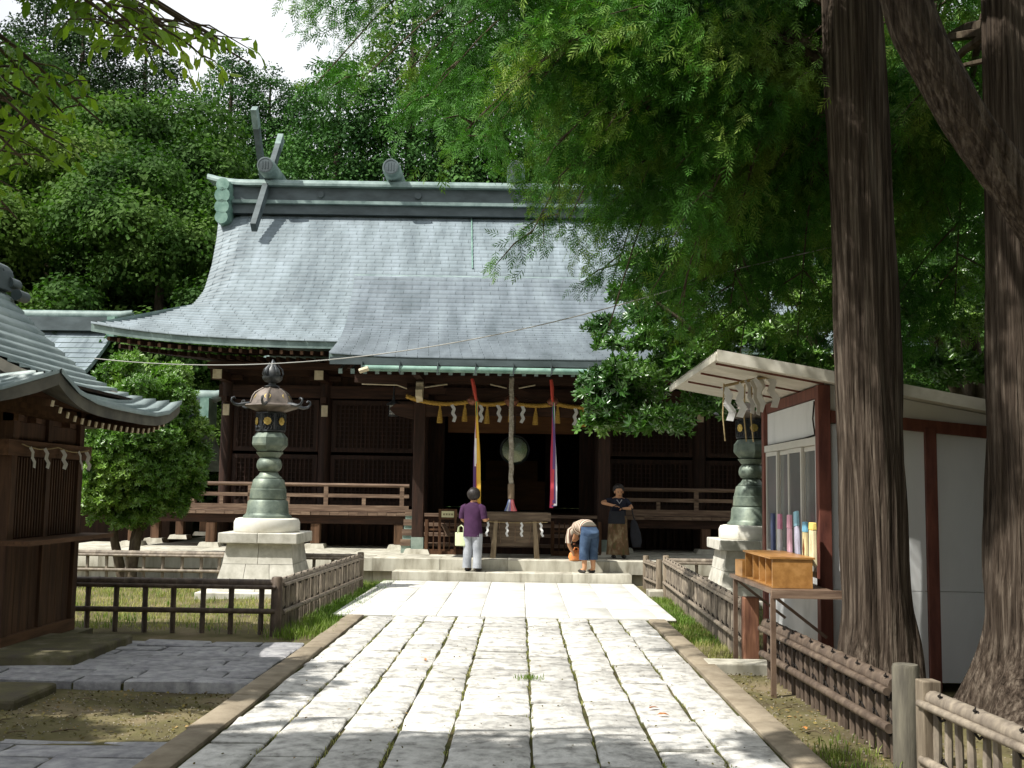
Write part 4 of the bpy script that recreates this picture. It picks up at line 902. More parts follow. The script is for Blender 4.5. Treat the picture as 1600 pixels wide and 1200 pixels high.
for i, c in enumerate([(.12, .16, .32), (.5, .5, .52), (.22, .17, .3), (.62, .16, .17), (.7, .28, .28), (.5, .1, .12)]):
    a0 = R(200+i*28); m = MB((-.2, YB-.05, 1.23)); cc = Vector((-.185, YB-.05, 0)); 
    d = Vector((math.cos(a0), math.sin(a0)*.7, 0)); t = Vector((-d.y, d.x, 0))
    v = []
    for z, r, w in ((1.46, .045, .02), (1.35, .07, .03), (1.24, .115, .042)):
        p = cc + d*r + Vector((0, 0, z)); v += [p-t*w, p+t*w, p+t*w-d*.008, p-t*w-d*.008]
    m.add(v, [(0, 1, 5, 4), (4, 5, 9, 8), (3, 7, 6, 2), (7, 11, 10, 6), (0, 4, 7, 3), (4, 8, 11, 7), (1, 2, 6, 5), (5, 6, 10, 9), (0, 3, 2, 1), (8, 9, 10, 11)]).build('tassel_cloth', M('tassel_%d' % i, c, tuple(min(1, x*1.3) for x in c), rough=.85, scale=12), br)
def ribbon(label, xt, xk, xb, cols, order):
    rb_ = empty('ribbon_bundle', (xk, 19.97, 3.3), 0, label, 'ribbons', 'five-coloured ribbon bundles'); off = (xk, 19.97, 3.3)
    m = MB(off); m.tube([(xt, 20.0, 3.67), (lerp(xt, xk, .4), 19.99, 3.52), (xk-.02, 19.98, 3.32), (xk, 19.97, 3.24)], [.05, .06, .045, .03], 8, squash=.6); m.build('red_cloth', M('ribbon_red', (.5, .05, .04), (.62, .1, .06), rough=.8, scale=6), rb_, 50)
    for k, (nm, c) in enumerate(cols):
        mt = M('ribbon_'+nm, c, tuple(min(1, x*1.2) for x in c), rough=.75, scale=5, spec=.25); m = MB(off); v = []; n = 16
        o = order[k]
        for i in range(n+1):
            t = i/n; z = lerp(3.24, 1.31+.02*k, t); x = lerp(xk, xb+o*.038, min(1, t*1.15)**.9) + .006*math.sin(t*9+k); y = 19.97 - .012*k + .012*math.sin(t*7+k*2); w = lerp(.018, .031, t)
            v += [(x-w, y-.006*math.sin(t*5), z), (x+w, y, z), (x+w, y+.004, z), (x-w, y+.004-.006*math.sin(t*5), z)]
        f = []
        for i in range(n):
            b = 4*i; f += [(b, b+1, b+5, b+4), (b+1, b+2, b+6, b+5), (b+2, b+3, b+7, b+6), (b+3, b, b+4, b+7)]
        f += [(3, 2, 1, 0), (4*n, 4*n+1, 4*n+2, 4*n+3)]
        m.add(v, f).build('ribbon', mt, rb_, 60)
    m = MB(off); m.tube([(xk, 19.95, 3.25), (xk+.005, 19.95, 3.04), (xk+.015, 19.95, 2.8), (xk+.02, 19.955, 2.62)], [.026, .03, .032, .018], 8, squash=.5); m.build('green_cloth', M('ribbon_green', (.04, .2, .09), (.07, .3, .12), rough=.8, scale=6), rb_, 50)
ribbon('five-coloured ribbons showing yellow and white beside the woman in purple', -.94, -.845, -.80, [('purple', (.13, .07, .2)), ('white', (.8, .8, .84)), ('redc', (.5, .06, .08)), ('yellow', (.7, .42, .06)), ('yellow', (.7, .42, .06))], [-1.6, -1.0, -.1, 1.0, .5])
ribbon('five-coloured ribbons showing crimson and white right of the bell rope', .53, .575, .595, [('crimson', (.5, .05, .12)), ('purple', (.13, .07, .2)), ('white', (.8, .8, .84)), ('redc', (.5, .06, .08)), ('purple', (.13, .07, .2))], [-1.0, .1, 1.0, -.5, .3])
# offering box on splayed legs
OBX, OBY = -.1, 20.68
obx = empty('offering_box', (OBX, OBY, .36), 0, 'dark weathered offering box on splayed legs in front of the stair', 'offering box')
m_ob = M('weathered_box_wood', rgb('#4d4136'), rgb('#7c6d5c'), rgb('#64574a'), rough=.8, scale=3, detail=8, stretch=(.6, 5, 5), bump=.3, bscale=20, spec=.25)
m_obv = M('weathered_leg_wood', rgb('#6a5c4a'), rgb('#9b8b73'), rough=.8, scale=3, detail=8, stretch=(5, 5, .6), bump=.3, bscale=20, spec=.25)
def qb(): return MB((OBX, OBY, .36))
for k in range(7): y = OBY-.32+k*.1; qb().bar((OBX-.6, y, 1.17), (OBX+.6, y, 1.17), .055, .06).build('top_slat', m_ob, obx)
for s in (-1, 1): qb().bb(OBX-.62, OBX+.62, OBY+s*.37-.035, OBY+s*.37+.035, 1.06, 1.21).build('top_board', m_ob, obx); qb().bb(OBX+s*.63-.03, OBX+s*.63+.03, OBY-.41, OBY+.41, 1.055, 1.205).build('top_board', m_ob, obx)
qb().taper((OBX, OBY), .44, .24, .58, 1.06, .52, .3).build('box_body', m_ob, obx)
for x in (-.3, 0, .3): qb().bar((OBX+x*.9, OBY-.26, .62), (OBX+x, OBY-.315, 1.05), .012, .014).build('panel_line', m_rail, obx)
for sx in (-1, 1):
    for sy in (-1, 1):
        l = qb(); cx_, cy_ = OBX+sx*.36, OBY+sy*.36
        l.add([(cx_-.05+sx*.05, cy_-.05, .36), (cx_+.05+sx*.05, cy_-.05, .36), (cx_+.05+sx*.05, cy_+.05, .36), (cx_-.05+sx*.05, cy_+.05, .36), (cx_-.035, cy_-.035-sy*.02, 1.06), (cx_+.035, cy_-.035-sy*.02, 1.06), (cx_+.035, cy_+.035-sy*.02, 1.06), (cx_-.035, cy_+.035-sy*.02, 1.06)],
              [(0,3,2,1),(4,5,6,7),(0,1,5,4),(1,2,6,5),(2,3,7,6),(3,0,4,7)]).build('leg', m_obv, obx)
bc = empty('box_streamers', (OBX, OBY-.43, 1.03), 0, 'white paper streamers on a cord across the offering box front', 'paper streamers')
MB().tube([(-.6+1.2*t, 0, .01-.02*math.sin(math.pi*t)) for t in np.linspace(0, 1, 12)], .006, 5).build('cord', m_hemp, bc)
_sh4 = shide_mesh(.062, .25, m_paper, 5)
for x in (-.5, -.15, .12, .47): linkobj('paper_streamer', _sh4, bc, (x, -.012, -.01), (0, random.uniform(-.2, .1), random.uniform(-.4, .4)))
# low barriers, notice, hanging lantern, mirror
m_bar = M('barrier_wood', rgb('#3e2a1d'), rgb('#644731'), rough=.75, scale=3, stretch=(5, 5, .6), spec=.25)
def barrier(label, x0, x1, step=.105):
    b = empty('lattice_barrier', ((x0+x1)/2, 21.32, .36), 0, label, 'barrier', 'low lattice barriers at the porch'); off = ((x0+x1)/2, 21.32, .36)
    for z in (.42, .82): MB(off).bb(x0, x1, 21.30, 21.33, z, z+.035).build('rail', m_bar, b)
    MB(off).bb(x0-.02, x1+.02, 21.27, 21.37, .362, .42).build('foot_rail', m_bar, b)
    x = x0+.03
    while x < x1: MB(off).bb(x-.012, x+.012, 21.335, 21.355, .42, 1.0).build('bar', m_bar, b); x += step
    for x in (x0, x1): MB(off).bb(x-.03, x+.03, 21.28, 21.36, .42, 1.03).build('post', m_bar, b)
barrier('low lattice barrier beside the left porch pillar', -1.84, -1.02); barrier('low lattice barrier between offering box and right porch pillar', .62, 1.55)
nb = empty('notice_stand', (-1.42, 21.2, .36), 0, 'small wooden notice stand with a pale yellow sign', 'sign')
MB((-1.42, 21.2, .36)).bb(-1.6, -1.24, 21.19, 21.21, 1.04, 1.24).build('board', m_bar, nb); MB((-1.42, 21.2, .36)).bb(-1.54, -1.30, 21.175, 21.188, 1.08, 1.2).build('sign_face', M('pale_sign', (.55, .52, .3), (.6, .57, .36), rough=.6), nb)
for k in range(4): MB((-1.42, 21.2, .36)).bb(-1.51+k*.052, -1.475+k*.052, 21.171, 21.1745, 1.12, 1.155).build('lettering', M('sign_ink', (.2, .18, .1), rough=.8), nb)
for x in (-1.57, -1.27): MB((-1.42, 21.2, .36)).bb(x-.02, x+.02, 21.195, 21.235, .362, 1.038).build('leg', m_bar, nb)
MB((-1.42, 21.2, .36)).bar((-1.5, 21.17, .95), (-1.38, 21.12, .72), .18, .02).build('leaflet_tray', m_rail, nb)
hl = empty('hanging_lantern', (-2.65, 22.2, 3.1), 0, 'small black lattice lantern hanging under the left eave', 'lantern')
MB().lathe([(.1, 0), (.11, .015), (.1, .03)], 6).build('lantern_base', m_brzd, hl); hbars = MB()
MB().lathe([(.085, .03), (.085, .23)], 6).build('paper_body', m_paperold, hl)
for i in range(12): a = 2*math.pi*i/12; hbars.bar((.092*math.cos(a), .092*math.sin(a), .03), (.092*math.cos(a), .092*math.sin(a), .23), .01, .01)
for z in (.08, .13, .18): hbars.lathe([(.094, z-.005), (.098, z), (.094, z+.005)], 12)
tag(hbars.build('lattice_bars', m_brzd, hl), kind='stuff')
MB().lathe([(.16, .23), (.15, .25), (.08, .3), (.03, .33), (.02, .42), (.005, .7)], 6).build('lantern_cap', m_brzd, hl)
m_mir = M('bronze_mirror', (.28, .32, .27), (.5, .55, .45), rough=.15, scale=3, metal=.9)
mr_ = empty('round_mirror', (-.16, 24.9, 2.55), 0, 'large round metal mirror hanging in the dark hall doorway', 'mirror')
m = MB(); m.lathe([(.31, 0), (.315, .02), (.3, .04), (.29, .03), (.02, .045)], 12); me = m.mesh('mirror_disc', m_mir, 30); linkobj('mirror_disc', me, mr_, (0, 0, 0), (R(90), 0, 0))
MB().tube([(math.cos(a)*.325, 0, math.sin(a)*.325) for a in np.linspace(0, 2*math.pi, 25)], .022, 6).build('rim', m_brzd, mr_); MB().bar((0, 0, .33), (0, 0, 1.1), .02, .02).build('hanger', m_brzd, mr_)
# overhead cable
tag(MB((0, 0, 0)).tube([(lerp(-5.6, 2.2, t), lerp(14, 11, t), lerp(3.25, 3.92, t) - .42*4*t*(1-t)) for t in np.linspace(0, 1, 30)] + [(3.4, 10.6, 4.15)], .0065, 6).build('overhead_cable', M('pale_cable', (.33, .33, .3), rough=.5), None, 60), 'thin pale cable strung across in front of the hall roof', 'cable')
# ------------------------------------------------------------------ trees
def leafmat(name, a, b, c=None, trans=.25, rough=.45, isl=.3, tc=(1.1, 1.5, .5), spec=.4, scale=.5):
    return M(name, rgb(a), rgb(b), rgb(c) if c else None, rough=rough, scale=scale, detail=3, isl=isl, trans=trans, transcol=tc, spec=spec)
l_forest = leafmat('leaf_forest_broad', '#2e4720', '#587036', '#436029', rough=.7, spec=.12, isl=.2)
l_forest2 = leafmat('leaf_forest_yellow', '#3f5627', '#66793a', '#526b2e', rough=.7, spec=.12, isl=.2)
l_cedar = leafmat('leaf_cedar', '#2c4a27', '#4f7338', '#3d5f2e', trans=.12, rough=.7, spec=.12, isl=.2)
l_cedar2 = leafmat('leaf_cedar_dark', '#22361f', '#3b522d', trans=.1, rough=.7, spec=.12, isl=.2)
l_hinoki = leafmat('leaf_hinoki', '#284a1b', '#7f9440', '#4a7a2c', trans=.2, scale=1.1, isl=.35, rough=.6, spec=.2)
l_ever = leafmat('leaf_evergreen', '#355926', '#7b9746', '#547a31', trans=.18, rough=.28, spec=.6, isl=.35)
l_osm = leafmat('leaf_shrub', '#3d6122', '#75933c', '#587c2d', trans=.2, rough=.35, spec=.5, isl=.3)
l_cherry = leafmat('leaf_cherry', '#557527', '#93a548', '#728f36', trans=.5, rough=.4, isl=.25, tc=(1.5, 1.7, .5))
m_bark = M('cedar_bark', rgb('#2a231d'), rgb('#72675b'), rgb('#4b4138'), rough=.95, scale=2.4, detail=10, stretch=(13, 13, .4), bump=1.0, bscale=7, bdist=.07, bstretch=(5, 5, .2), spec=.1)
m_bark2 = M('smooth_bark', rgb('#3c332a'), rgb('#6b6152'), rough=.95, scale=6, detail=7, stretch=(2, 2, .8), bump=.5, bscale=25, spec=.1)
m_twig = M('bare_twig', rgb('#7b6a55'), rgb('#a3937c'), rough=.9, scale=8)

def rot_frames(nrm, spin):
    """orthonormal frames (n,3,3) with z along nrm, spun about it"""
    nrm = nrm/np.linalg.norm(nrm, axis=1, keepdims=True); a = np.where(np.abs(nrm[:, 2:3]) < .95, np.array([[0, 0, 1.]]), np.array([[1., 0, 0]]))
    x = np.cross(a, nrm); x /= np.linalg.norm(x, axis=1, keepdims=True); y = np.cross(nrm, x); c, s = np.cos(spin)[:, None], np.sin(spin)[:, None]
    return x*c+y*s, -x*s+y*c, nrm
TPL = {  # leaf templates: vertices and quads in a unit frame (x along the leaf)
    'rhomb': (np.array([(0, 0, 0), (.5, -.32, .05), (1, 0, -.05), (.5, .32, .05)]), np.array([(0, 1, 2, 3)])),
    'leaf': (np.array([(0, 0, 0), (.3, -.2, .06), (.72, -.17, .03), (1, 0, -.1), (.72, .17, .03), (.3, .2, .06), (.5, 0, 0.0)]), np.array([(0, 1, 2, 6), (6, 2, 3, 3), (0, 6, 4, 5), (6, 3, 4, 4)])),
    'spray': None, 'tuft': None}
def mk_spray(n=9, L=1.0, seed=3):
    r = np.random.default_rng(seed); V = []; Fq = []
    for i in range(n):
        t = i/(n-1); side = (-1 if i % 2 else 1); px = t*.75; ang = side*(1.0-.6*t); ln = .5*(1-.4*t)*r.uniform(.8, 1.1); w = .034
        dx, dy = math.cos(ang), math.sin(ang); ox, oy = -dy*w, dx*w; z0 = -.18*px*px; z1 = z0-.1*ln-.03
        b = len(V); V += [(px, 0, z0), (px+dx*ln*.5+ox, dy*ln*.5+oy, z0*.6+z1*.4), (px+dx*ln, dy*ln, z1), (px+dx*ln*.5-ox, dy*ln*.5-oy, z0*.6+z1*.4)]; Fq.append((b, b+1, b+2, b+3))
    b = len(V); V += [(0, -.015, 0), (.9, -.01, -.16), (.9, .01, -.16), (0, .015, 0)]; Fq.append((b, b+1, b+2, b+3))
    return np.array(V)*L, np.array(Fq)
TPL['spray'] = mk_spray()
def mk_tuft(n=7, seed=5):
    r = np.random.default_rng(seed); V = []; Fq = []
    for i in range(n):
        a = 2*math.pi*i/n + r.uniform(-.3, .3); el = r.uniform(.1, .7); d = np.array([math.cos(a)*math.cos(el), math.sin(a)*math.cos(el), math.sin(el)]); s = np.array([-math.sin(a), math.cos(a), 0]); u = np.cross(d, s)
        l, w = r.uniform(.75, 1.05), .17; b = len(V)
        for p in ((0, 0, 0), (.35, -w, .05), (.75, -w*.8, 0), (1, 0, -.12), (.75, w*.8, 0), (.35, w, .05)): V.append(d*p[0]*l + s*p[1]*l - u*p[2]*l)
        Fq += [(b, b+1, b+2, b+3), (b, b+3, b+4, b+5)]
    return np.array(V), np.array(Fq)
TPL['tuft'] = mk_tuft()
def scatter(P, Nrm, size, tpl, rs, jit=.5, spin=None, along=None):
    """one copy of a leaf template at each point; returns verts, quads"""
    tv, tf = TPL[tpl]; n = len(P); Nn = Nrm + rs.normal(0, jit, (n, 3)); sp = rs.uniform(0, 2*np.pi, n) if spin is None else spin
    if along is not None:
        X = along + rs.normal(0, jit*.5, (n, 3)); X /= np.linalg.norm(X, axis=1, keepdims=True); Y = np.cross(Nn, X); Y /= np.linalg.norm(Y, axis=1, keepdims=True); Z = np.cross(X, Y)
    else: X, Y, Z = rot_frames(Nn, sp)
    s = (size*rs.uniform(.7, 1.3, n))[:, None, None]
    V = P[:, None, :] + s*(tv[None, :, 0:1]*X[:, None, :] + tv[None, :, 1:2]*Y[:, None, :] + tv[None, :, 2:3]*Z[:, None, :])
    Fq = tf[None] + (np.arange(n)*len(tv))[:, None, None]
    return V.reshape(-1, 3), Fq.reshape(-1, tf.shape[1])
def crown_mesh(name, lobes, n, size, tpl, mat, seed, shell=.35, jit=.5, flat=.8):
    """leaves spread through the outer part of many lobes (x,y,z,r): reads as clumps with gaps"""
    rs = np.random.default_rng(seed); lobes = np.array(lobes); w = lobes[:, 3]**2; pick = rs.choice(len(lobes), n, p=w/w.sum()); c = lobes[pick]
    d = rs.normal(0, 1, (n, 3)); d /= np.linalg.norm(d, axis=1, keepdims=True); d[:, 2] = np.where(d[:, 2] < -.35, -d[:, 2]*.6, d[:, 2]); 
    r = c[:, 3]*(1-shell*rs.random(n)**1.5)*(1+.12*np.sin(d[:, 0]*7+c[:, 0]*3)*np.cos(d[:, 1]*6+c[:, 1]))
    P = c[:, :3] + d*r[:, None]*np.array([1, 1, flat]); V, Fq = scatter(P, d*.8+np.array([0, 0, .5]), np.full(n, size), tpl, rs, jit)
    return npmesh(name, V, Fq, mat)
def trunk_mesh(name, pts, rad, mat, n=14, flare=0, ridges=0):
    m = MB(); pts = [Vector(p) for p in pts]; m.tube(pts, rad, n); return m.mesh(name, mat, 60)
def broad_lobes(R_, H, n, seed, low=.25):
    r = np.random.default_rng(seed); out = []
    for i in range(n):
        z = r.uniform(low, 1); w = math.sin(math.pi*min(1, .18+.72*z))**.8; a = r.uniform(0, 2*np.pi); q = w*R_*math.sqrt(r.uniform(.25, 1))
        out.append((q*math.cos(a), q*math.sin(a), z*H-.12*H*(q/R_)**2, R_*r.uniform(.2, .36)))
    return out
def cedar_lobes(R_, H, seed, lay=13, low=.14):
    r = np.random.default_rng(seed); out = []
    for k in range(lay):
        t = low + (1-low)*(k+.5)/lay; rr_ = R_*(1-t)**.62*r.uniform(.85, 1.1)+.5; m = max(5, int(4+rr_*3.6))
        for i in range(m):
            a = 2*math.pi*(i+r.uniform(-.3, .3))/m + k; q = rr_*r.uniform(.55, 1); out.append((q*math.cos(a), q*math.sin(a), t*H + r.uniform(-.3, .3) - .15*q, .42+.27*rr_*r.uniform(.5, 1)))
    out.append((0, 0, H*.97, .5)); return out
# forest behind: a few crowns of each kind, copied
protos = {}
for k in range(3): protos['broad%d' % k] = (crown_mesh('broad_crown', broad_lobes(4.2, 8.5, 60, 20+k), 90000, .135, 'rhomb', [l_forest, l_forest2, l_forest][k], 30+k), trunk_mesh('broad_trunk', [(0, 0, -1), (.15, 0, 2.5), (.1, .1, 6)], [.35, .26, .1], m_bark2))
for k in range(3): protos['cedar%d' % k] = (crown_mesh('cedar_crown', cedar_lobes(4.0, 15, 40+k, 18), 90000, .13, 'rhomb', [l_cedar, l_cedar2, l_cedar][k], 50+k, shell=.5), trunk_mesh('cedar_trunk', [(0, 0, -1), (0, 0, 8), (0, 0, 14.6)], [.4, .25, .04], m_bark))
def forest_tree(kind, x, y, sc, rz, label, hz=1.0):
    t = empty('cedar_tree' if kind.startswith('cedar') else 'broadleaf_tree', (x, y, float(hill_h(np.array(x), np.array(y))) if y > 33 else GZ), rz, label, 'tree', 'trees of the wood behind the hall'); t.scale = (sc, sc, sc*hz)
    c, tr = protos[kind]; linkobj('crown', c, t); linkobj('trunk', tr, t); return t
FT = [  # kind, x, y, scale, height factor, label
 ('broad0', -13.5, 40, 1.35, 1.05, 'rounded broadleaf tree left of the hall ridge'), ('broad1', -18.5, 41, 1.45, 1.05, 'broad spreading tree behind the pale roofed building'),
 ('broad2', -23.5, 40, 1.4, 1.0, 'broadleaf tree at the left edge of the wood'), ('broad1', -10.0, 38, .95, .85, 'lower yellowish tree just beside the hall gable'),
 ('broad0', -15.5, 36.5, .95, .75, 'low bushy tree beyond the small shrine ridge'), ('broad2', -20.5, 36, 1.0, .8, 'low dark tree above the small shrine roof'),
 ('broad2', -17, 47, 1.6, 1.1, 'tall rounded tree forming the crest of the left wood'), ('broad0', -24, 48, 1.7, 1.15, 'large tree in the upper left of the wood'),
 ('cedar1', -20.5, 56, 1.25, 1.0, 'dark pointed cedar against the sky in the left wood'), ('cedar1', -23.5, 55, 1.3, 1.05, 'dark cedar beside the pointed one at left'), ('cedar1', -26.5, 57, 1.3, 1.1, 'dark cedar at the far left skyline'),
 ('cedar0', -14.7, 52, 1.0, 1.16, 'rounded cedar rising left of the crossed roof finials'), ('cedar2', -13.0, 53, .95, 1.14, 'middle cedar of the three above the crossed finials'), ('cedar0', -11.4, 54, .95, 1.1, 'small topped cedar right of the crossed finials'),
 ('cedar2', -7.5, 42, 1.1, 1.04, 'bright green cedar with layered clumps behind the ridge'), ('cedar0', -4.7, 43, 1.2, 1.15, 'tall cedar behind the second ridge billet'), ('cedar2', -1.0, 44, 1.35, 1.25, 'tall cedar behind the middle of the ridge'),
 ('cedar0', 2.8, 43, 1.3, 1.0, 'cedar behind the right half of the ridge'), ('cedar2', 6.2, 45, 1.4, 1.0, 'cedar hidden mostly by the hanging cypress'), ('cedar1', 9.5, 42, 1.4, 1.0, 'dark cedar at the right end of the hall'),
 ('broad0', 12.5, 34, 1.2, 1.0, 'broadleaf tree beyond the right end of the hall'), ('cedar1', 14, 42, 1.4, 1.0, 'dark cedar beyond the thick trunk'), ('cedar0', 18, 40, 1.4, 1.0, 'cedar seen between the two big trunks'), ('broad1', 16.5, 31, 1.2, 1.0, 'broadleaf tree seen between the two big trunks'), ('cedar2', 22, 44, 1.5, 1.0, 'cedar at the right edge behind the trunks'),
 ('broad2', 10.5, 24.5, .75, .9, 'small broadleaf tree behind the booth roof'), ('broad1', 13.5, 22, .8, .9, 'bushy tree beyond the booth between the trunks')]
for kd, x, y, sc, hz, lab in FT: forest_tree(kd, x, y, sc, random.uniform(0, 6.28), lab, hz)
tag(linkobj('undergrowth', crown_mesh('undergrowth', [(x, y, float(hill_h(np.array(x), np.array(y)))+random.uniform(0, 1.2), random.uniform(1, 1.8)) for x, y in [(random.uniform(-34, 34), random.uniform(34.5, 50)) for _ in range(120)]], 30000, .3, 'rhomb', l_cedar2, 77)), 'dark leafy undergrowth at the foot of the wood', 'undergrowth', kind='stuff')

# round clipped shrub beside the veranda
sh_l = []
rs_ = np.random.default_rng(9)
for i in range(120):
    a, z = rs_.uniform(0, 6.28), rs_.uniform(-1, 1); q = math.sqrt(1-z*z)*.86; sh_l.append((1.3*q*math.cos(a)*rs_.uniform(.85, 1.08), 1.1*q*math.sin(a), 2.42+1.5*z*rs_.uniform(.9, 1.03), rs_.uniform(.18, .36)))
st = empty('round_shrub', (-6.92, 19.35, GZ), 0, 'rounded glossy evergreen shrub tree beside the left veranda', 'tree')
linkobj('crown', crown_mesh('shrub_crown', sh_l, 20000, .08, 'tuft', l_osm, 12, shell=.5, flat=1), st)
linkobj('inner_crown', crown_mesh('shrub_inner', [(0, 0, 2.5, 1.0), (.1, .1, 3.1, .75), (-.1, 0, 1.8, .9)], 3500, .14, 'tuft', l_osm, 13, shell=.8, flat=1), st)
for k, (a, b) in enumerate((((.0, 0), (.35, .1)), ((-.1, .05), (-.45, -.1)), ((.05, -.05), (.1, .3)))):
    linkobj('trunk', trunk_mesh('shrub_trunk', [(a[0], a[1], -.1), (lerp(a[0], b[0], .4)-.05, lerp(a[1], b[1], .4), .7), (lerp(a[0], b[0], .8), lerp(a[1], b[1], .8), 1.5), (b[0], b[1], 2.3)], [.1, .075, .055, .03], m_bark2, 9), st)

# cypress trunks at the right
def big_trunk(pts, rad, seed, n=72, flare=.0):
    """furrowed trunk: ring radius modulated round the stem"""
    r = np.random.default_rng(seed); ph = r.uniform(0, 6.28, 6); K = len(pts); zs2 = np.linspace(0, K-1, 70); P = np.array(pts, float); rd = np.array(rad, float); V = []
    for i, q in enumerate(zs2):
        c = np.array([np.interp(q, range(K), P[:, j]) for j in range(3)]); rr_ = np.interp(q, range(K), rd); tw = q*.12
        for j in range(n):
            a = 2*math.pi*j/n; fl = flare*max(0, 1-(c[2]+.1)/.9)**2
            m = 1 + .04*math.sin(7*a+ph[0]+tw*3+.6*math.sin(q*2.3)) + .03*math.sin(13*a+ph[1]-tw*5+.8*math.sin(q*3.1)) + .028*math.sin(23*a+ph[2]+tw*8+math.sin(q*4)) + .05*math.sin(3*a+ph[3]+q*1.7) + .03*math.sin(2*a+ph[5]+q*5.1) + fl*(1+.35*math.sin(5*a+ph[4]))
            V.append((c[0]+rr_*m*math.cos(a), c[1]+rr_*m*math.sin(a), c[2]))
    k = len(zs2); Fq = [(i*n+j, i*n+(j+1) % n, (i+1)*n+(j+1) % n, (i+1)*n+j) for i in range(k-1) for j in range(n)]
    return npmesh('trunk', V, Fq, m_bark, True)
SPR_V, SPR_F = [], []
def limb_sprays(rs, base, tip, droop, nsub, size, out, tw, dens=1):
    """one limb with side twigs, sprays hanging along the twigs"""
    base, tip = np.array(base, float), np.array(tip, float); L = np.linalg.norm(tip-base); pts = []
    for t in np.linspace(0, 1, 9): p = base + (tip-base)*t; p[2] += .18*L*math.sin(math.pi*t*.9) - droop*t*t; pts.append(p)
    tw.append((pts, [max(.008, .05*(1-t)*min(1, L/3)) for t in np.linspace(0, 1, 9)]))
    d = (tip-base)/L; side = np.cross(d, [0, 0, 1]); side /= np.linalg.norm(side)
    for k in range(nsub):
        t = rs.uniform(.15, 1.0); i = min(7, int(t*8)); p = pts[i] + (pts[i+1]-pts[i])*(t*8-i); s = rs.choice([-1, 1]); l = L*.34*(1.15-t)*rs.uniform(.6, 1.2)+.25
        e = p + side*s*l*rs.uniform(.5, 1) + d*l*.6 + np.array([0, 0, -l*rs.uniform(.25, .8)])
        if rs.random() < .4: tw.append(([p, (p+e)/2+np.array([0, 0, .05]), e], [.012, .009, .004]))
        m = int((20+l*52)*dens)
        for q in np.linspace(.1, 1.05, m):
            c = p+(e-p)*q + rs.normal(0, .085, 3); dr = (e-p)/np.linalg.norm(e-p)*.6 + rs.normal(0, .55, 3) + np.array([0, 0, -.6]); out.append((c, dr))
def hinoki(name, label, loc, trunk_pts, trad, limbs, seed, size, flare):
    t = empty(name, loc, 0, label, 'tree'); rs = np.random.default_rng(seed); off = np.array(loc)
    linkobj('trunk', big_trunk([np.array(p)-off for p in trunk_pts], trad, seed, flare=flare), t); out = []; tw = []
    for b, e, dr, ns in limbs: limb_sprays(rs, np.array(b)-off, np.array(e)-off, dr, ns, size, out, tw)
    if out:
        P = np.array([o[0] for o in out]); D = np.array([o[1] for o in out]); D /= np.linalg.norm(D, axis=1, keepdims=True); Nn = rs.normal(0, 1, P.shape)
        V, Fq = scatter(P, Nn, np.full(len(P), size), 'spray', rs, .2, along=D); o = linkobj('foliage', npmesh('foliage', V, Fq, l_hinoki), t)
    m = MB()
    for pts, r in tw: m.tube(pts, r, 5)
    if tw: tag(m.build('branches', m_bark2, t, 60), kind='stuff')
    return t, len(out)
T1 = (2.93, 8.98, GZ)
rs0 = np.random.default_rng(123)
def fan(bx, by, z0, z1, targets): return [((bx, by, rs0.uniform(z0, z1)), tuple(np.array(tg)+rs0.normal(0, .15, 3)), rs0.uniform(.6, 1.5), 22) for tg in targets]
limbs1 = fan(2.75, 9.2, 5.2, 7.2, [(.5, 10.5, 4.9), (1.0, 11.2, 4.6), (.3, 11.6, 5.6), (1.2, 9.9, 4.3), (1.8, 10.6, 4.3), (.0, 12.2, 6.2), (1.5, 12.0, 5.2), (2.2, 11.4, 4.7), (.5, 9.3, 5.4), (1.9, 9.6, 4.6), (-.5, 12.6, 6.6), (.5, 12.8, 5.9), (1.3, 13.0, 5.8), (1.8, 8.9, 5.0), (.1, 10.4, 5.9), (.9, 10.4, 5.4), (.4, 9.8, 5.3), (2.3, 12.6, 5.0), (1.6, 11.3, 5.6), (-.4, 11.4, 6.3), (.8, 12, 6.4), (1.5, 10.2, 5.9), (2.3, 10.2, 5.1), (1.1, 9.2, 5.9), (.1, 9.4, 6.0), (2.5, 11.5, 5.8), (-1.2, 9.6, 6.3), (-.8, 9.1, 5.9), (-1.5, 10.6, 6.8), (-1.9, 10.5, 6.9), (-1.6, 9.8, 6.6), (-2.1, 11.4, 7.3), (-2.3, 11.0, 7.1), (1.5, 11.6, 4.5), (2.0, 12.2, 4.4), (1.1, 12.4, 4.8), (2.5, 12.0, 4.3), (2.9, 12.6, 4.6), (2.2, 10.9, 4.1), (3.0, 11.2, 4.4), (1.4, 10.9, 4.5), (2.7, 13.2, 4.9)])
# higher boughs towards the light, which shade both trunks and the booth
cyp1, n1 = hinoki('cypress_tree', 'thick straight cypress trunk in front of the booth with drooping foliage', T1, [(2.93, 8.98, -.2), (2.93, 8.98, .25), (2.92, 8.98, .9), (2.89, 8.97, 2.0), (2.85, 8.95, 3.4), (2.79, 8.93, 5.2), (2.7, 8.9, 9)], [.30, .285, .265, .255, .25, .235, .19], limbs1, 5, .15, .55)
up_l = [(rs0.uniform(.1, 2.9)-T1[0], rs0.uniform(4.6, 8.3)-T1[1], rs0.uniform(6.2, 8.8), rs0.uniform(.35, .6)) for _ in range(40)]
linkobj('upper_foliage', crown_mesh('upper_foliage', up_l, 15000, .2, 'spray', l_hinoki, 91, shell=.8), cyp1)
for k in range(6): linkobj('upper_branch', trunk_mesh('upper_branch', [(-.25, -.1, 6.4+.3*k), (-1.2+.3*k, -1.6, 7.2+.2*k), (-2.6+.6*k, -3.4, 7.6+.15*k)], [.07, .05, .015], m_bark2, 7), cyp1)
T2 = (4.06, 8.75, GZ)
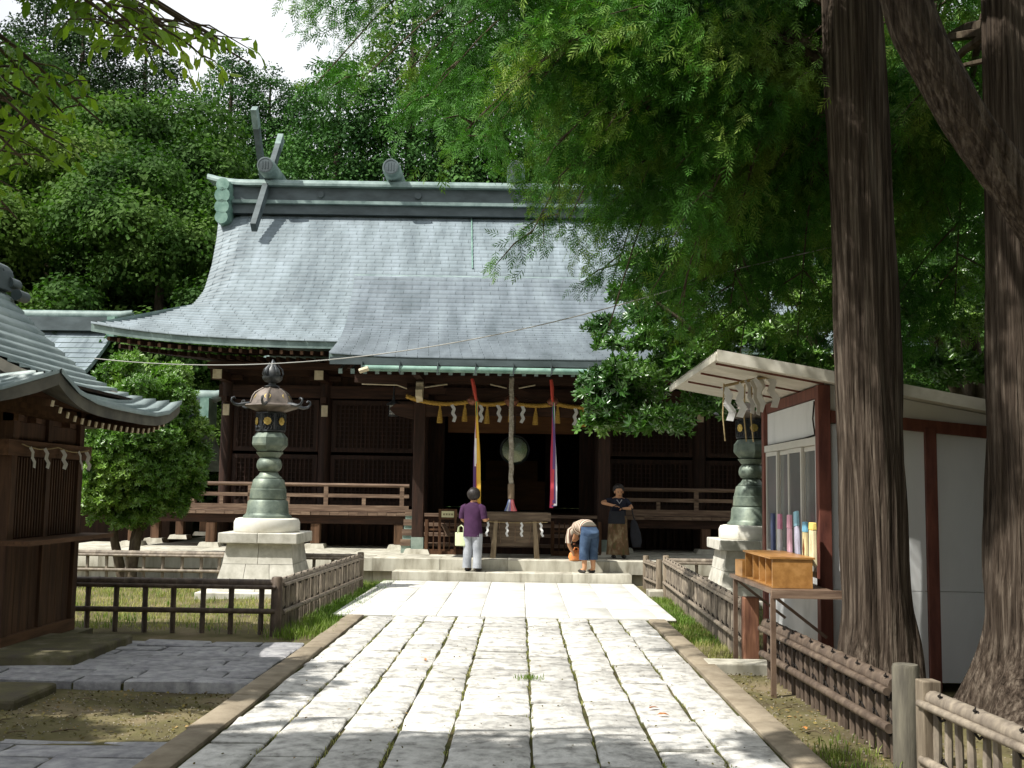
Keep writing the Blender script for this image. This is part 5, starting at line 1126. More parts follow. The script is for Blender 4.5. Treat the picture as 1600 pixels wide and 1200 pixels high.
limbs2 = fan(3.9, 8.9, 4.8, 7, [(3.2, 11, 4.2), (3.9, 11.5, 4.4), (4.6, 11.2, 4.2), (3.4, 12.4, 5.0), (4.3, 12.8, 5.2), (5.2, 12, 4.6), (3.1, 10.2, 4.9), (3.7, 13.5, 5.6), (2.7, 13, 5.4), (4.9, 13.4, 5.6)])
hinoki('cypress_tree', 'mossy cypress trunk at the right edge of the picture', T2, [(4.08, 8.75, -.2), (4.08, 8.75, .3), (4.08, 8.75, 1), (4.1, 8.74, 2.2), (4.1, 8.72, 4), (4.1, 8.7, 9)], [.40, .37, .34, .33, .31, .22], limbs2, 6, .16, .75)
hinoki('cypress_tree', 'leaning reddish trunk crossing the upper right corner', (4.9, 6.8, GZ), [(4.9, 6.8, -.2), (4.5, 6.8, 1.2), (3.85, 6.8, 2.55), (3.25, 6.8, 3.4), (2.85, 6.8, 4.0), (2.55, 6.82, 4.6), (2.35, 6.9, 5.4), (2.2, 7.0, 7.2)], [.26, .23, .19, .17, .16, .155, .15, .1], [], 8, .3, .3)

# glossy evergreen behind the booth
def evergreen(label, loc, lobes, n, size, trunks, seed, lm=l_ever):
    t = empty('evergreen_tree', loc, 0, label, 'tree'); off = np.array(loc)
    linkobj('crown', crown_mesh('evergreen_crown', [(l[0]-off[0], l[1]-off[1], l[2]-off[2], l[3]) for l in lobes], n, size, 'tuft', lm, seed, shell=.75, jit=.35), t)
    for tr in trunks: linkobj('trunk', trunk_mesh('evergreen_trunk', [np.array(p)-off for p in tr[0]], tr[1], m_bark2, 9), t)
rs_ = np.random.default_rng(31); lob = []
for (x0, x1, y0, y1, z0, z1, n) in ((2.2, 5.6, 14.5, 16.5, 4.2, 6.2, 26), (1.1, 2.6, 14, 15.5, 3.0, 4.6, 16), (1.5, 4.2, 13.6, 15.5, 2.7, 4.0, 22), (3.0, 5.4, 13.2, 15.5, 3.2, 4.9, 22), (1.6, 3.2, 14.5, 16, 4.2, 5.2, 9), (1.0, 2.0, 13.6, 14.6, 2.4, 3.2, 8)):
    for _ in range(n): lob.append((rs_.uniform(x0, x1), rs_.uniform(y0, y1), rs_.uniform(z0, z1), rs_.uniform(.22, .42)))
evergreen('glossy leaved evergreen tree spreading behind the booth roof', (4.1, 15.2, GZ), lob, 12000, .105, [([(4.1, 15.2, -.1), (4.0, 15.1, 1.5), (4.3, 15, 2.8), (4.6, 14.8, 5.4)], [.16, .13, .1, .05]), ([(4.0, 15.1, 1.5), (3.4, 14.8, 2.8), (2.6, 14.6, 3.6), (1.7, 14.3, 4.2)], [.1, .08, .05, .02]), ([(4.3, 15, 2.8), (3.9, 14.7, 3.9), (3.5, 14.5, 4.8), (3.6, 14.4, 5.5)], [.08, .06, .04, .02])], 32)
lob2 = [(rs_.uniform(5.0, 8.5), rs_.uniform(13, 16.5), rs_.uniform(2.0, 4.4), rs_.uniform(.3, .5)) for _ in range(34)]
evergreen('evergreen tree seen over the booth between the two big trunks', (6.8, 15, GZ), lob2, 9500, .115, [([(6.8, 15, -.1), (6.7, 15, 1.5), (6.8, 14.9, 3.5)], [.15, .12, .05])], 33)
lob3 = [(rs_.uniform(3.5, 9.5), rs_.uniform(14.5, 18.5), rs_.uniform(4.6, 8.5), rs_.uniform(.45, .8)) for _ in range(60)]
evergreen('tall dark evergreen filling the upper right behind the trunks', (7.5, 17.5, GZ), lob3, 15000, .14, [([(7.5, 17.5, -.1), (7.3, 17.3, 2.5), (7.0, 17, 5), (6.5, 16.5, 8)], [.22, .18, .13, .05]), ([(7.3, 17.3, 2.5), (6.2, 16.6, 4.4), (4.8, 16, 6)], [.12, .09, .04])], 34)

# cherry boughs overhead at upper left, and the shade trees to the left of and behind the camera
def bough(rs, a, b, m, n, leaves, drop=.25):
    a, b = np.array(a, float), np.array(b, float); L = np.linalg.norm(b-a); pts = [a+(b-a)*t+np.array([0, 0, .12*L*math.sin(math.pi*t)]) for t in np.linspace(0, 1, 7)]
    m.tube(pts, [max(.004, .03*(1-t)+.004) for t in np.linspace(0, 1, 7)], 6)
    for k in range(n):
        t = rs.uniform(.1, 1); i = min(5, int(t*6)); p = pts[i]+(pts[i+1]-pts[i])*(t*6-i); d = rs.normal(0, 1, 3); d[2] = -abs(d[2])*.4; d /= np.linalg.norm(d); l = rs.uniform(.12, .45)*max(.5, L/2)*.6; e = p+d*l
        m.tube([p, (p+e)/2+np.array([0, 0, .02]), e], [.006, .004, .002], 4)
        for q in np.linspace(.2, 1.05, int(3+l*16)): leaves.append((p+(e-p)*q+rs.normal(0, .012, 3), d*.5+rs.normal(0, .5, 3)+np.array([0, 0, -.75])))
def leafy(name, label, loc, trunk_pts, trad, boughs, seed, size, lm, per, cat='tree'):
    t = empty(name, loc, 0, label, cat); rs = np.random.default_rng(seed); off = np.array(loc); m = MB(); lv = []
    linkobj('trunk', trunk_mesh('trunk', [np.array(p)-off for p in trunk_pts], trad, m_bark2, 12), t)
    for a, b in boughs: bough(rs, np.array(a)-off, np.array(b)-off, m, per, lv)
    tag(m.build('branches', m_bark2, t, 60), kind='stuff')
    P = np.array([l[0] for l in lv]); D = np.array([l[1] for l in lv]); D /= np.linalg.norm(D, axis=1, keepdims=True)
    V, Fq = scatter(P, rs.normal(0, 1, P.shape)+np.array([0, 0, .6]), np.full(len(P), size), 'leaf', rs, .25, along=D); 
    Fq = np.concatenate([Fq[:, :4]]); me = bpy.data.meshes.new('leaves')
    me.from_pydata(V.tolist(), [], [tuple(dict.fromkeys(f)) for f in Fq.tolist()]); me.materials.append(lm); me.update(); linkobj('leaves', me, t); return t
bgh = []
for i in range(15):
    x = rs0.uniform(-2.5, -1.35); y = rs0.uniform(4.3, 5.4); top = 1.6 + .4545*y
    bgh.append(((-3.9, 3.4, rs0.uniform(3.7, 4.3)), (x, y, top - rs0.uniform(.05, .3) - (.35 if x < -2.05 else 0))))
for x, y, z in ((-2.45, 5.0, 3.2), (-2.5, 5.2, 2.9), (-2.55, 5.3, 3.4), (-2.4, 4.9, 3.45), (-2.35, 5.0, 3.1)): bgh.append(((-3.9, 3.4, 3.9), (x, y, z)))
leafy('cherry_tree', 'cherry tree whose leafy boughs hang into the upper left corner', (-4.6, 3.2, GZ), [(-4.6, 3.2, -.2), (-4.5, 3.2, 1.2), (-4.2, 3.3, 2.6), (-3.8, 3.4, 4.0), (-3.2, 3.6, 5.2)], [.2, .17, .14, .1, .06], bgh, 71, .072, l_cherry, 30)
shade1 = leafy('shade_tree', 'tall leafy shade tree to the left of the path near the camera', (-7.2, 4.6, GZ), [(-7.2, 4.6, -.2), (-7.1, 4.6, 3), (-6.8, 4.7, 6.5), (-6.5, 4.8, 8.5)], [.28, .22, .14, .05],
      [((-6.9, 4.6, rs0.uniform(4.5, 7.5)), (rs0.uniform(-9.2, -3.2), rs0.uniform(1.8, 4.7), rs0.uniform(5.0, 8.2))) for _ in range(60)], 72, .17, l_forest, 40)
leafy('shade_tree', 'spreading shade tree behind the camera position', (-5.5, -1.5, GZ), [(-5.5, -1.5, -.2), (-5.4, -1.4, 3), (-5.1, -1.2, 6), (-5, -1, 8)], [.28, .22, .14, .05],
      [((-5.3, -1.3, rs0.uniform(4.5, 7)), (rs0.uniform(-7.5, -1.8), rs0.uniform(-3, 3.2), rs0.uniform(5.0, 8.5))) for _ in range(26)], 73, .18, l_forest, 26)

for kd, x, y, sc, lab in (('broad0', -6, -14, 1.3, 'unseen broadleaf tree far behind the camera, added to darken the shade'), ('broad1', 3, -13, 1.4, 'unseen broadleaf tree directly behind the camera, added to darken the shade'), ('cedar0', 9.5, -6, 1.2, 'unseen cedar behind the camera to the right, added to darken the shade'), ('broad2', 11, 2, 1.1, 'unseen broadleaf tree right of the near bamboo fence, added to darken the right side'), ('cedar1', 12.5, 9, 1.2, 'unseen cedar right of the mossy cypress trunk, added to darken the right side'), ('broad0', 8.2, 5.2, .8, 'unseen small broadleaf tree right of the leaning trunk, added to darken the right side')):  # unseen trees added to hold back sky light and darken the shade
    forest_tree(kd, x, y, sc, random.uniform(0, 6.28), lab)

dense = [(rs0.uniform(-1.2, 1.9), rs0.uniform(-2.2, -1.0), rs0.uniform(5.6, 7.4), rs0.uniform(.3, .5)) for _ in range(9)] + [(rs0.uniform(-1.7, 1.7), rs0.uniform(-1.0, 1.5), rs0.uniform(5.2, 7.4), rs0.uniform(.5, .8)) for _ in range(26)]
lt = empty('shade_tree', (-8.1, 6.6, GZ), 0, 'dense shade tree left of the small shrine', 'tree')
linkobj('crown', crown_mesh('shade_crown', dense, 16000, .2, 'rhomb', l_forest, 96, shell=.8), lt); linkobj('trunk', trunk_mesh('trunk', [(0, 0, -.2), (.1, 0, 3), (0, .1, 6.5)], [.25, .2, .08], m_bark2), lt)

oc = [(rs0.uniform(-6.6, -2.9)+7.2, rs0.uniform(3.3, 4.5)-4.6, rs0.uniform(6.2, 7.8), rs0.uniform(.3, .55)) for _ in range(30)]
linkobj('outer_crown', crown_mesh('outer_crown', oc, 6000, .13, 'rhomb', l_forest, 97, shell=.8), shade1)
for k in range(5): linkobj('bough', trunk_mesh('bough', [(.2, .1, 5.2+.4*k), (1.8, -.2+.1*k, 6.4+.2*k), (3.6+.1*k, -.4+.25*k, 7.0+.1*k)], [.08, .05, .015], m_bark2, 7), shade1)
# ------------------------------------------------------------------ people
m_skin = M('skin', rgb('#b98763'), rgb('#cf9f7b'), rough=.55, scale=5, spec=.35)
m_hair = M('black_hair', (.012, .010, .010), (.035, .028, .024), rough=.5, scale=30, spec=.4, bump=.4, bscale=80)
m_shoe = M('dark_shoe', (.02, .018, .018), (.04, .035, .03), rough=.5)
def skin_body(name, J, E, root, mat, parent, sub=2):
    """one continuous skinned figure: J name -> (position, radius), E edges"""
    ks = list(J); me = bpy.data.meshes.new(name); me.from_pydata([J[k][0] for k in ks], [(ks.index(a), ks.index(b)) for a, b in E], []); me.materials.append(mat)
    o = linkobj(name, me, parent); md = o.modifiers.new('skin', 'SKIN'); md.use_smooth_shade = True
    for k, d in zip(ks, me.skin_vertices[0].data):
        r = J[k][1]; d.radius = r if isinstance(r, tuple) else (r, r); d.use_root = (k == root)
    s = o.modifiers.new('sub', 'SUBSURF'); s.levels = sub; s.render_levels = sub
    return o
def V3(*a): return Vector(a)
def add_hand(J, E, wrist, tag_, pdir, fdir, side, curl=.5, s=1.0):
    """palm and five bent fingers; pdir along the hand, fdir the way the palm faces, side towards the thumb"""
    p, f, sd = Vector(pdir).normalized(), Vector(fdir).normalized(), Vector(side).normalized(); w = Vector(J[wrist][0])
    J[tag_+'palm'] = (w+p*.05*s, .022*s); E.append((wrist, tag_+'palm')); J[tag_+'knuck'] = (w+p*.085*s, .02*s); E.append((tag_+'palm', tag_+'knuck'))
    for i, (o, l) in enumerate(((.026, .068), (.009, .076), (-.009, .07), (-.025, .055))):
        a = w+p*.095*s+sd*o*s; b = a+(p*(1-curl)+f*curl*.6)*l*.5*s; c = b+(p*(1-1.5*curl)+f*curl)*l*.5*s
        J[tag_+'f%da' % i] = (a, .0095*s); J[tag_+'f%db' % i] = (b, .0085*s); J[tag_+'f%dc' % i] = (c, .007*s); E += [(tag_+'knuck', tag_+'f%da' % i), (tag_+'f%da' % i, tag_+'f%db' % i), (tag_+'f%db' % i, tag_+'f%dc' % i)]
    a = w+p*.045*s+sd*.032*s; b = a+(p*.7+sd*.5+f*.3)*.035*s; J[tag_+'ta'] = (a, .011*s); J[tag_+'tb'] = (b, .009*s); E += [(tag_+'palm', tag_+'ta'), (tag_+'ta', tag_+'tb')]
def loft(name, rings, mat, parent, n=20, cap=True, fold=0, seed=0, smooth=60):
    """rings: centre, side half-axis, front half-axis"""
    r = np.random.default_rng(seed); ph = r.uniform(0, 6.28, 3); V = []; k = len(rings)
    for i, (c, a, b) in enumerate(rings):
        c, a, b = Vector(c), Vector(a), Vector(b)
        for j in range(n):
            t = 2*math.pi*j/n; m = 1+fold*(math.sin(5*t+ph[0])*.5+math.sin(9*t+ph[1]+i)*.5)*(i/(k-1) if fold else 0); V.append(c+a*math.cos(t)*m+b*math.sin(t)*m)
    Fc = [(i*n+j, i*n+(j+1) % n, (i+1)*n+(j+1) % n, (i+1)*n+j) for i in range(k-1) for j in range(n)]
    if cap: Fc += [tuple(range(n-1, -1, -1)), tuple((k-1)*n+j for j in range(n))]
    return MB().add(V, Fc).build(name, mat, parent, smooth)
def tubey(name, pts, rad, mat, parent, n=12): return MB().tube(pts, rad, n).build(name, mat, parent, 60)
def face(parent, c, fwd, rt_, s=1.0):
    """eyes, brows, nose, mouth, ears on a head centred at c"""
    c, f, r = Vector(c), Vector(fwd).normalized(), Vector(rt_).normalized(); u = r.cross(f); u = u if u.z > 0 else -u
    for sg in (-1, 1):
        MB().sphere(tuple(c+f*.088*s+r*.033*s*sg+u*.0), .012*s, .01*s, .007*s, 8, 6).build('eye', m_hair, parent, 60)
        MB().tube([c+f*.09*s+r*.018*s*sg+u*.024*s, c+f*.092*s+r*.035*s*sg+u*.029*s, c+f*.084*s+r*.052*s*sg+u*.023*s], .004*s, 5).build('eyebrow', m_hair, parent)
        MB().sphere(tuple(c+r*.085*s*sg-u*.01*s), .012*s, .022*s, .03*s, 8, 6).build('ear', m_skin, parent, 60)
    MB().tube([c+f*.09*s+u*.01*s, c+f*.108*s-u*.022*s, c+f*.09*s-u*.034*s], [.008*s, .013*s, .012*s], 7).build('nose', m_skin, parent, 60)
    MB().tube([c+f*.084*s-u*.06*s-r*.022*s, c+f*.092*s-u*.058*s, c+f*.084*s-u*.06*s+r*.022*s], [.004*s, .007*s, .004*s], 6).build('mouth', M('lips', rgb('#8f5048'), rough=.5), parent, 60)
def hair_cap(parent, c, fwd, s=1, bun=False, curly=True, seed=1, low=-.6):
    c, f = Vector(c), Vector(fwd).normalized(); r = f.cross(Vector((0, 0, 1))).normalized(); rs = np.random.default_rng(seed); V = []; n, m = 24, 14
    for j in range(m+1):
        a = math.pi*.86*j/m
        for i in range(n):
            t = 2*math.pi*i/n; d = r*math.sin(a)*math.cos(t)+f*math.sin(a)*math.sin(t)+Vector((0, 0, math.cos(a)))
            front = max(0, d.dot(f)); rad = .112*s*(1+(.09*rs.random() if curly else .02*rs.random()))
            if front > .35 and d.z < .5: rad = .075*s                     # leave the face free
            V.append(c+d*rad*Vector((1, 1, 1)).length/1.732 + Vector((0, 0, .012*s)))
    Fc = [(j*n+i, j*n+(i+1) % n, (j+1)*n+(i+1) % n, (j+1)*n+i) for j in range(m) for i in range(n)] + [tuple(m*n+i for i in range(n))]
    return MB().add(V, Fc).build('hair', m_hair, parent, 80)

def leg_joints(J, E, hip, side, hp, kn, an, toe, r=(.085, .06, .04)):
    J[side+'hip'] = (hp, r[0]); J[side+'knee'] = (kn, r[1]); J[side+'calf'] = (Vector(kn).lerp(Vector(an), .35)-Vector((0, .0, 0)), r[1]*.92); J[side+'ank'] = (an, r[2]); J[side+'toe'] = (toe, r[2]*.8)
    E += [(hip, side+'hip'), (side+'hip', side+'knee'), (side+'knee', side+'calf'), (side+'calf', side+'ank'), (side+'ank', side+'toe')]
# --- woman in purple, back to us, on the step
P1 = empty('person', (-.86, 19.62, .162), R(-22), 'person with short curly black hair in purple tunic and grey trousers, seen from behind', 'person')
J, E = {}, []
J['pel'] = (V3(0, 0, .76), .12); J['waist'] = (V3(0, .01, .92), .11); J['chest'] = (V3(0, .0, 1.1), .12); J['neck'] = (V3(0, .01, 1.22), .05); J['jaw'] = (V3(0, .035, 1.29), .068); J['head'] = (V3(0, .025, 1.355), .088); J['crown'] = (V3(0, .015, 1.41), .07)
E += [('pel', 'waist'), ('waist', 'chest'), ('chest', 'neck'), ('neck', 'jaw'), ('jaw', 'head'), ('head', 'crown')]
leg_joints(J, E, 'pel', 'l', V3(-.085, 0, .68), V3(-.095, .02, .39), V3(-.1, -.01, .07), V3(-.11, .13, .03)); leg_joints(J, E, 'pel', 'r', V3(.085, 0, .68), V3(.085, .02, .39), V3(.09, -.01, .07), V3(.1, .13, .03))
for s, k in ((-1, 'l'), (1, 'r')):
    J[k+'sh'] = (V3(s*.165, 0, 1.15), .052); J[k+'el'] = (V3(s*.215, .0 if s < 0 else .04, .91), .04); J[k+'wr'] = (V3(s*.17, .17 if s < 0 else .24, .86 if s < 0 else .93), .028); E += [('chest', k+'sh'), (k+'sh', k+'el'), (k+'el', k+'wr')]
    add_hand(J, E, k+'wr', k, (-s*.3, 1, .05), (0, 0, -1), (-s, .2, 0), .45)
skin_body('body', J, E, 'pel', m_skin, P1)
m_pur = M('purple_jersey', rgb('#38213a'), rgb('#4d304f'), rough=.85, scale=4, detail=5, bump=.4, bscale=9, bdist=.03, spec=.2)
m_gry = M('grey_trousers', rgb('#8b8f96'), rgb('#b0b4ba'), rough=.85, scale=4, detail=5, bump=.4, bscale=9, bdist=.03, spec=.2)
X_, Y_ = V3(1, 0, 0), V3(0, 1, 0)
tun = loft('tunic', [((0, 0, .62), X_*.185, Y_*.135), ((0, 0, .72), X_*.18, Y_*.135), ((0, .0, .85), X_*.165, Y_*.125), ((0, 0, .98), X_*.17, Y_*.125), ((0, 0, 1.1), X_*.185, Y_*.125), ((0, 0, 1.17), X_*.17, Y_*.1), ((0, .005, 1.215), X_*.095, Y_*.075), ((0, .008, 1.235), X_*.06, Y_*.06)], m_pur, P1, fold=0)
for s in (-1, 1): tubey('sleeve', [V3(s*.12, 0, 1.16), V3(s*.175, 0, 1.13), V3(s*.205, .005, 1.03), V3(s*.218, .01, .94)], [.06, .072, .066, .062], m_pur, tun)
for s in (-1, 1): tubey('trouser_leg', [V3(s*.07, 0, .74), V3(s*.085, 0, .64), V3(s*.093, .015, .4), V3(s*.1, 0, .2), V3(s*.1, -.01, .06)], [.1, .103, .085, .078, .082], m_gry, P1)
for s in (-1, 1): MB().sphere((s*.105, .06, .035), .045, .125, .038, 12, 8).build('shoe', m_shoe, P1, 60)
hair_cap(P1, (0, .015, 1.37), (0, 1, 0), 1.02, seed=4); face(P1, (0, .025, 1.345), (0, 1, 0), (1, 0, 0))
hb_ = empty('handbag', (-1.07, 19.66, .78), R(-22), 'small pale green tote bag on the arm of the person in purple', 'bag')
m_bag1 = M('pale_green_fabric', rgb('#b9c29a'), rgb('#d3d9b4'), rough=.8, scale=5)
MB().taper((0, 0), .1, .045, -.17, .07, .11, .03).build('bag_body', m_bag1, hb_, bevel=.012)
for y in (-.03, .03): MB().tube([(-.06, y, .06), (-.05, y*.5, .16), (0, y*.3, .2), (.05, y*.5, .16), (.06, y, .06)], .008, 6).build('handle', m_bag1, hb_, 60)
# --- bending person in striped shirt
P2 = empty('person', (1.22, 19.62, .162), R(28), 'person in striped shirt and cropped jeans bending down over a bag', 'person')
J, E = {}, []
J['pel'] = (V3(0, -.06, .76), .12); J['waist'] = (V3(0, .1, .83), .11); J['chest'] = (V3(0, .28, .80), .12); J['neck'] = (V3(0, .40, .72), .05); J['jaw'] = (V3(0, .46, .66), .068); J['head'] = (V3(0, .50, .60), .088); J['crown'] = (V3(0, .53, .55), .07)
E += [('pel', 'waist'), ('waist', 'chest'), ('chest', 'neck'), ('neck', 'jaw'), ('jaw', 'head'), ('head', 'crown')]
leg_joints(J, E, 'pel', 'l', V3(-.085, -.05, .68), V3(-.09, .0, .38), V3(-.09, -.03, .07), V3(-.1, .12, .03)); leg_joints(J, E, 'pel', 'r', V3(.085, -.05, .68), V3(.09, .0, .38), V3(.09, -.03, .07), V3(.1, .12, .03))
for s, k in ((-1, 'l'), (1, 'r')):
    J[k+'sh'] = (V3(s*.17, .33, .76), .052); J[k+'el'] = (V3(s*.2, .36, .50), .04); J[k+'wr'] = (V3(s*.1, .36, .33), .028); E += [('chest', k+'sh'), (k+'sh', k+'el'), (k+'el', k+'wr')]
    add_hand(J, E, k+'wr', k, (-s*.15, .1, -1), (-s, 0, 0), (0, 1, 0), .5)
skin_body('body', J, E, 'pel', m_skin, P2)
m_str = bpy.data.materials.new('striped_jersey'); m_str.use_nodes = True; t_ = m_str.node_tree; b_ = t_.nodes['Principled BSDF']; b_.inputs['Roughness'].default_value = .85
co = t_.nodes.new('ShaderNodeTexCoord'); wv = t_.nodes.new('ShaderNodeTexWave'); wv.bands_direction = 'Y'; wv.inputs['Scale'].default_value = 6.5; wv.inputs['Distortion'].default_value = .6; rp_ = t_.nodes.new('ShaderNodeValToRGB')
el = rp_.color_ramp.elements; el[0].position = .25; el[0].color = (*rgb('#6e5147'), 1); el[1].position = .7; el[1].color = (*rgb('#cfc4b2'), 1); k_ = el.new(.5); k_.color = (*rgb('#b3927a'), 1)
t_.links.new(co.outputs['Object'], wv.inputs['Vector']); t_.links.new(wv.outputs['Fac'], rp_.inputs['Fac']); t_.links.new(rp_.outputs['Color'], b_.inputs['Base Color'])
m_jean = M('blue_denim', rgb('#2f3f57'), rgb('#51657f'), rough=.9, scale=5, detail=6, bump=.3, bscale=12, bdist=.02, spec=.15)
Z_ = V3(0, 0, 1)
tun = loft('shirt', [((0, .0, .78), X_*.175, V3(0, -.03, .14)), ((0, .08, .83), X_*.17, V3(0, -.04, .125)), ((0, .18, .835), X_*.175, V3(0, .0, .12)), ((0, .28, .80), X_*.185, V3(0, .05, .12)), ((0, .35, .76), X_*.165, V3(0, .06, .09)), ((0, .40, .72), X_*.08, V3(0, .05, .06))], m_str, P2)
for s in (-1, 1): tubey('sleeve', [V3(s*.12, .32, .78), V3(s*.175, .33, .74), V3(s*.195, .35, .62), V3(s*.2, .36, .52)], [.06, .07, .062, .058], m_str, tun)
loft('jeans_seat', [((0, -.02, .62), X_*.17, Y_*.13), ((0, -.05, .70), X_*.178, Y_*.145), ((0, -.05, .78), X_*.17, V3(0, .13, .05)), ((0, .0, .84), X_*.155, V3(0, .08, .07))], m_jean, P2)
for s in (-1, 1): tubey('jeans_leg', [V3(s*.075, -.04, .70), V3(s*.087, -.04, .60), V3(s*.092, -.01, .4), V3(s*.092, -.01, .24)], [.1, .1, .088, .09], m_jean, P2)
for s in (-1, 1): MB().sphere((s*.1, .05, .035), .045, .12, .036, 12, 8).build('shoe', m_shoe, P2, 60)
hair_cap(P2, (0, .50, .60), (0, .3, -.95), 1.0, seed=6, curly=True)
face(P2, (0, .50, .60), (0, .3, -.95), (1, 0, 0))
ob_ = empty('orange_bag', (1.02, 19.98, .365), R(20), 'orange shopping bag set on the platform edge before the bending person', 'bag')
m_orb = M('orange_fabric', rgb('#c96f33'), rgb('#e39a5e'), rough=.7, scale=6, bump=.4, bscale=12, bdist=.02)
loft('bag_body', [((0, 0, 0), X_*.13, Y_*.08), ((0, 0, .06), X_*.15, Y_*.1), ((0, 0, .13), X_*.13, Y_*.08), ((.01, 0, .18), X_*.07, Y_*.04)], m_orb, ob_, 16)
for y in (-.02, .02): MB().tube([(-.05, y, .17), (-.02, y, .23), (.03, y, .23), (.06, y, .17)], .008, 6).build('handle', m_orb, ob_, 60)
# --- woman in dark top and long skirt, facing us on the platform
P3 = empty('person', (1.86, 20.85, .362), R(180+8), 'person in navy top and long patterned olive skirt looking down at a bag', 'person')
J, E = {}, []
J['pel'] = (V3(0, 0, .74), .115); J['waist'] = (V3(0, .0, .88), .1); J['chest'] = (V3(0, .0, 1.04), .115); J['neck'] = (V3(0, .02, 1.16), .047); J['jaw'] = (V3(0, .06, 1.215), .062); J['head'] = (V3(0, .045, 1.28), .085); J['crown'] = (V3(0, .03, 1.335), .068)
E += [('pel', 'waist'), ('waist', 'chest'), ('chest', 'neck'), ('neck', 'jaw'), ('jaw', 'head'), ('head', 'crown')]
leg_joints(J, E, 'pel', 'l', V3(-.08, 0, .66), V3(-.085, .02, .37), V3(-.09, -.01, .07), V3(-.1, .12, .03)); leg_joints(J, E, 'pel', 'r', V3(.08, 0, .66), V3(.085, .02, .37), V3(.09, -.01, .07), V3(.1, .12, .03))
J['lsh'] = (V3(-.155, 0, 1.09), .05); J['lel'] = (V3(-.26, .06, .95), .038); J['lwr'] = (V3(-.1, .2, .95), .027); J['rsh'] = (V3(.155, 0, 1.09), .05); J['rel'] = (V3(.33, .04, 1.05), .038); J['rwr'] = (V3(.14, .18, 1.0), .027)
for k, s in (('l', -1), ('r', 1)): E += [('chest', k+'sh'), (k+'sh', k+'el'), (k+'el', k+'wr')]; add_hand(J, E, k+'wr', k, (-s, .25, -.1), (0, -.2, -1), (0, 1, .2), .5)
skin_body('body', J, E, 'pel', m_skin, P3)
m_navy = M('navy_jersey', (.012, .014, .024), (.025, .028, .045), rough=.85, scale=4, bump=.3, bscale=10, bdist=.02, spec=.2)
m_skirt = M('patterned_skirt', rgb('#5d5a3c'), rgb('#94876a'), rgb('#6f5540'), rough=.85, scale=12, detail=5, stretch=(1, 1, .5), spec=.15)
tun = loft('top', [((0, 0, .74), X_*.165, Y_*.12), ((0, 0, .86), X_*.15, Y_*.112), ((0, 0, .98), X_*.165, Y_*.122), ((0, 0, 1.07), X_*.175, Y_*.118), ((0, .0, 1.125), X_*.14, Y_*.09), ((0, .01, 1.15), X_*.07, Y_*.06)], m_navy, P3)
tubey('sleeve', [V3(.11, 0, 1.1), V3(.17, 0, 1.085), V3(.24, .02, 1.065)], [.055, .064, .058], m_navy, tun); tubey('sleeve', [V3(-.11, 0, 1.1), V3(-.165, 0, 1.075), V3(-.22, .03, 1.0)], [.055, .064, .058], m_navy, tun)
loft('skirt', [((0, 0, .84), X_*.145, Y_*.108), ((0, 0, .72), X_*.178, Y_*.135), ((0, 0, .5), X_*.19, Y_*.155), ((0, 0, .25), X_*.205, Y_*.175), ((0, 0, .07), X_*.225, Y_*.19)], m_skirt, P3, 40, fold=.09, seed=2)
MB().tube([(.05, .1, 1.11), (0, .118, 1.04), (-.05, .1, 1.11)], .012, 6).build('collar', M('grey_collar', (.3, .3, .32), rough=.8), P3, 60)
for s in (-1, 1): MB().sphere((s*.1, .08, .035), .042, .12, .035, 12, 8).build('shoe', m_shoe, P3, 60)
hair_cap(P3, (0, .03, 1.295), (0, 1, 0), .98, seed=8, curly=False); face(P3, (0, .055, 1.265), (0, 1, -.25), (1, 0, 0), .95)
nbg = empty('shoulder_bag', (1.97, 20.61, 1.12), R(188), 'dark navy bag held at the waist by the person in the long skirt', 'bag')
m_nb = M('navy_canvas', (.008, .009, .014), (.016, .018, .026), rough=.8, scale=6)
MB().taper((.16, 0), .16, .06, -.1, .14, .14, .045).build('bag_body', m_nb, nbg, bevel=.02); MB().tube([(.04, 0, .14), (.08, .02, .22), (.16, .02, .25), (.24, .02, .22), (.28, 0, .14)], .01, 6).build('strap', m_nb, nbg, 60)
um = empty('cloth_bag', (2.19, 20.79, .8), R(5), 'dark folded jacket bag hanging from the arm of the person in the long skirt', 'bag')
loft('bag_body', [((-.04, 0, .3), X_*.03, Y_*.02), ((-.03, 0, .22), X_*.07, Y_*.04), ((.0, 0, .05), X_*.1, Y_*.055), ((.02, 0, -.1), X_*.1, Y_*.05), ((.02, 0, -.22), X_*.075, Y_*.045)], m_nb, um, 16, fold=.1)
MB().tube([(-.02, 0, .28), (-.06, 0, .42), (-.08, -.03, .52)], .012, 6).build('strap', m_nb, um, 60)
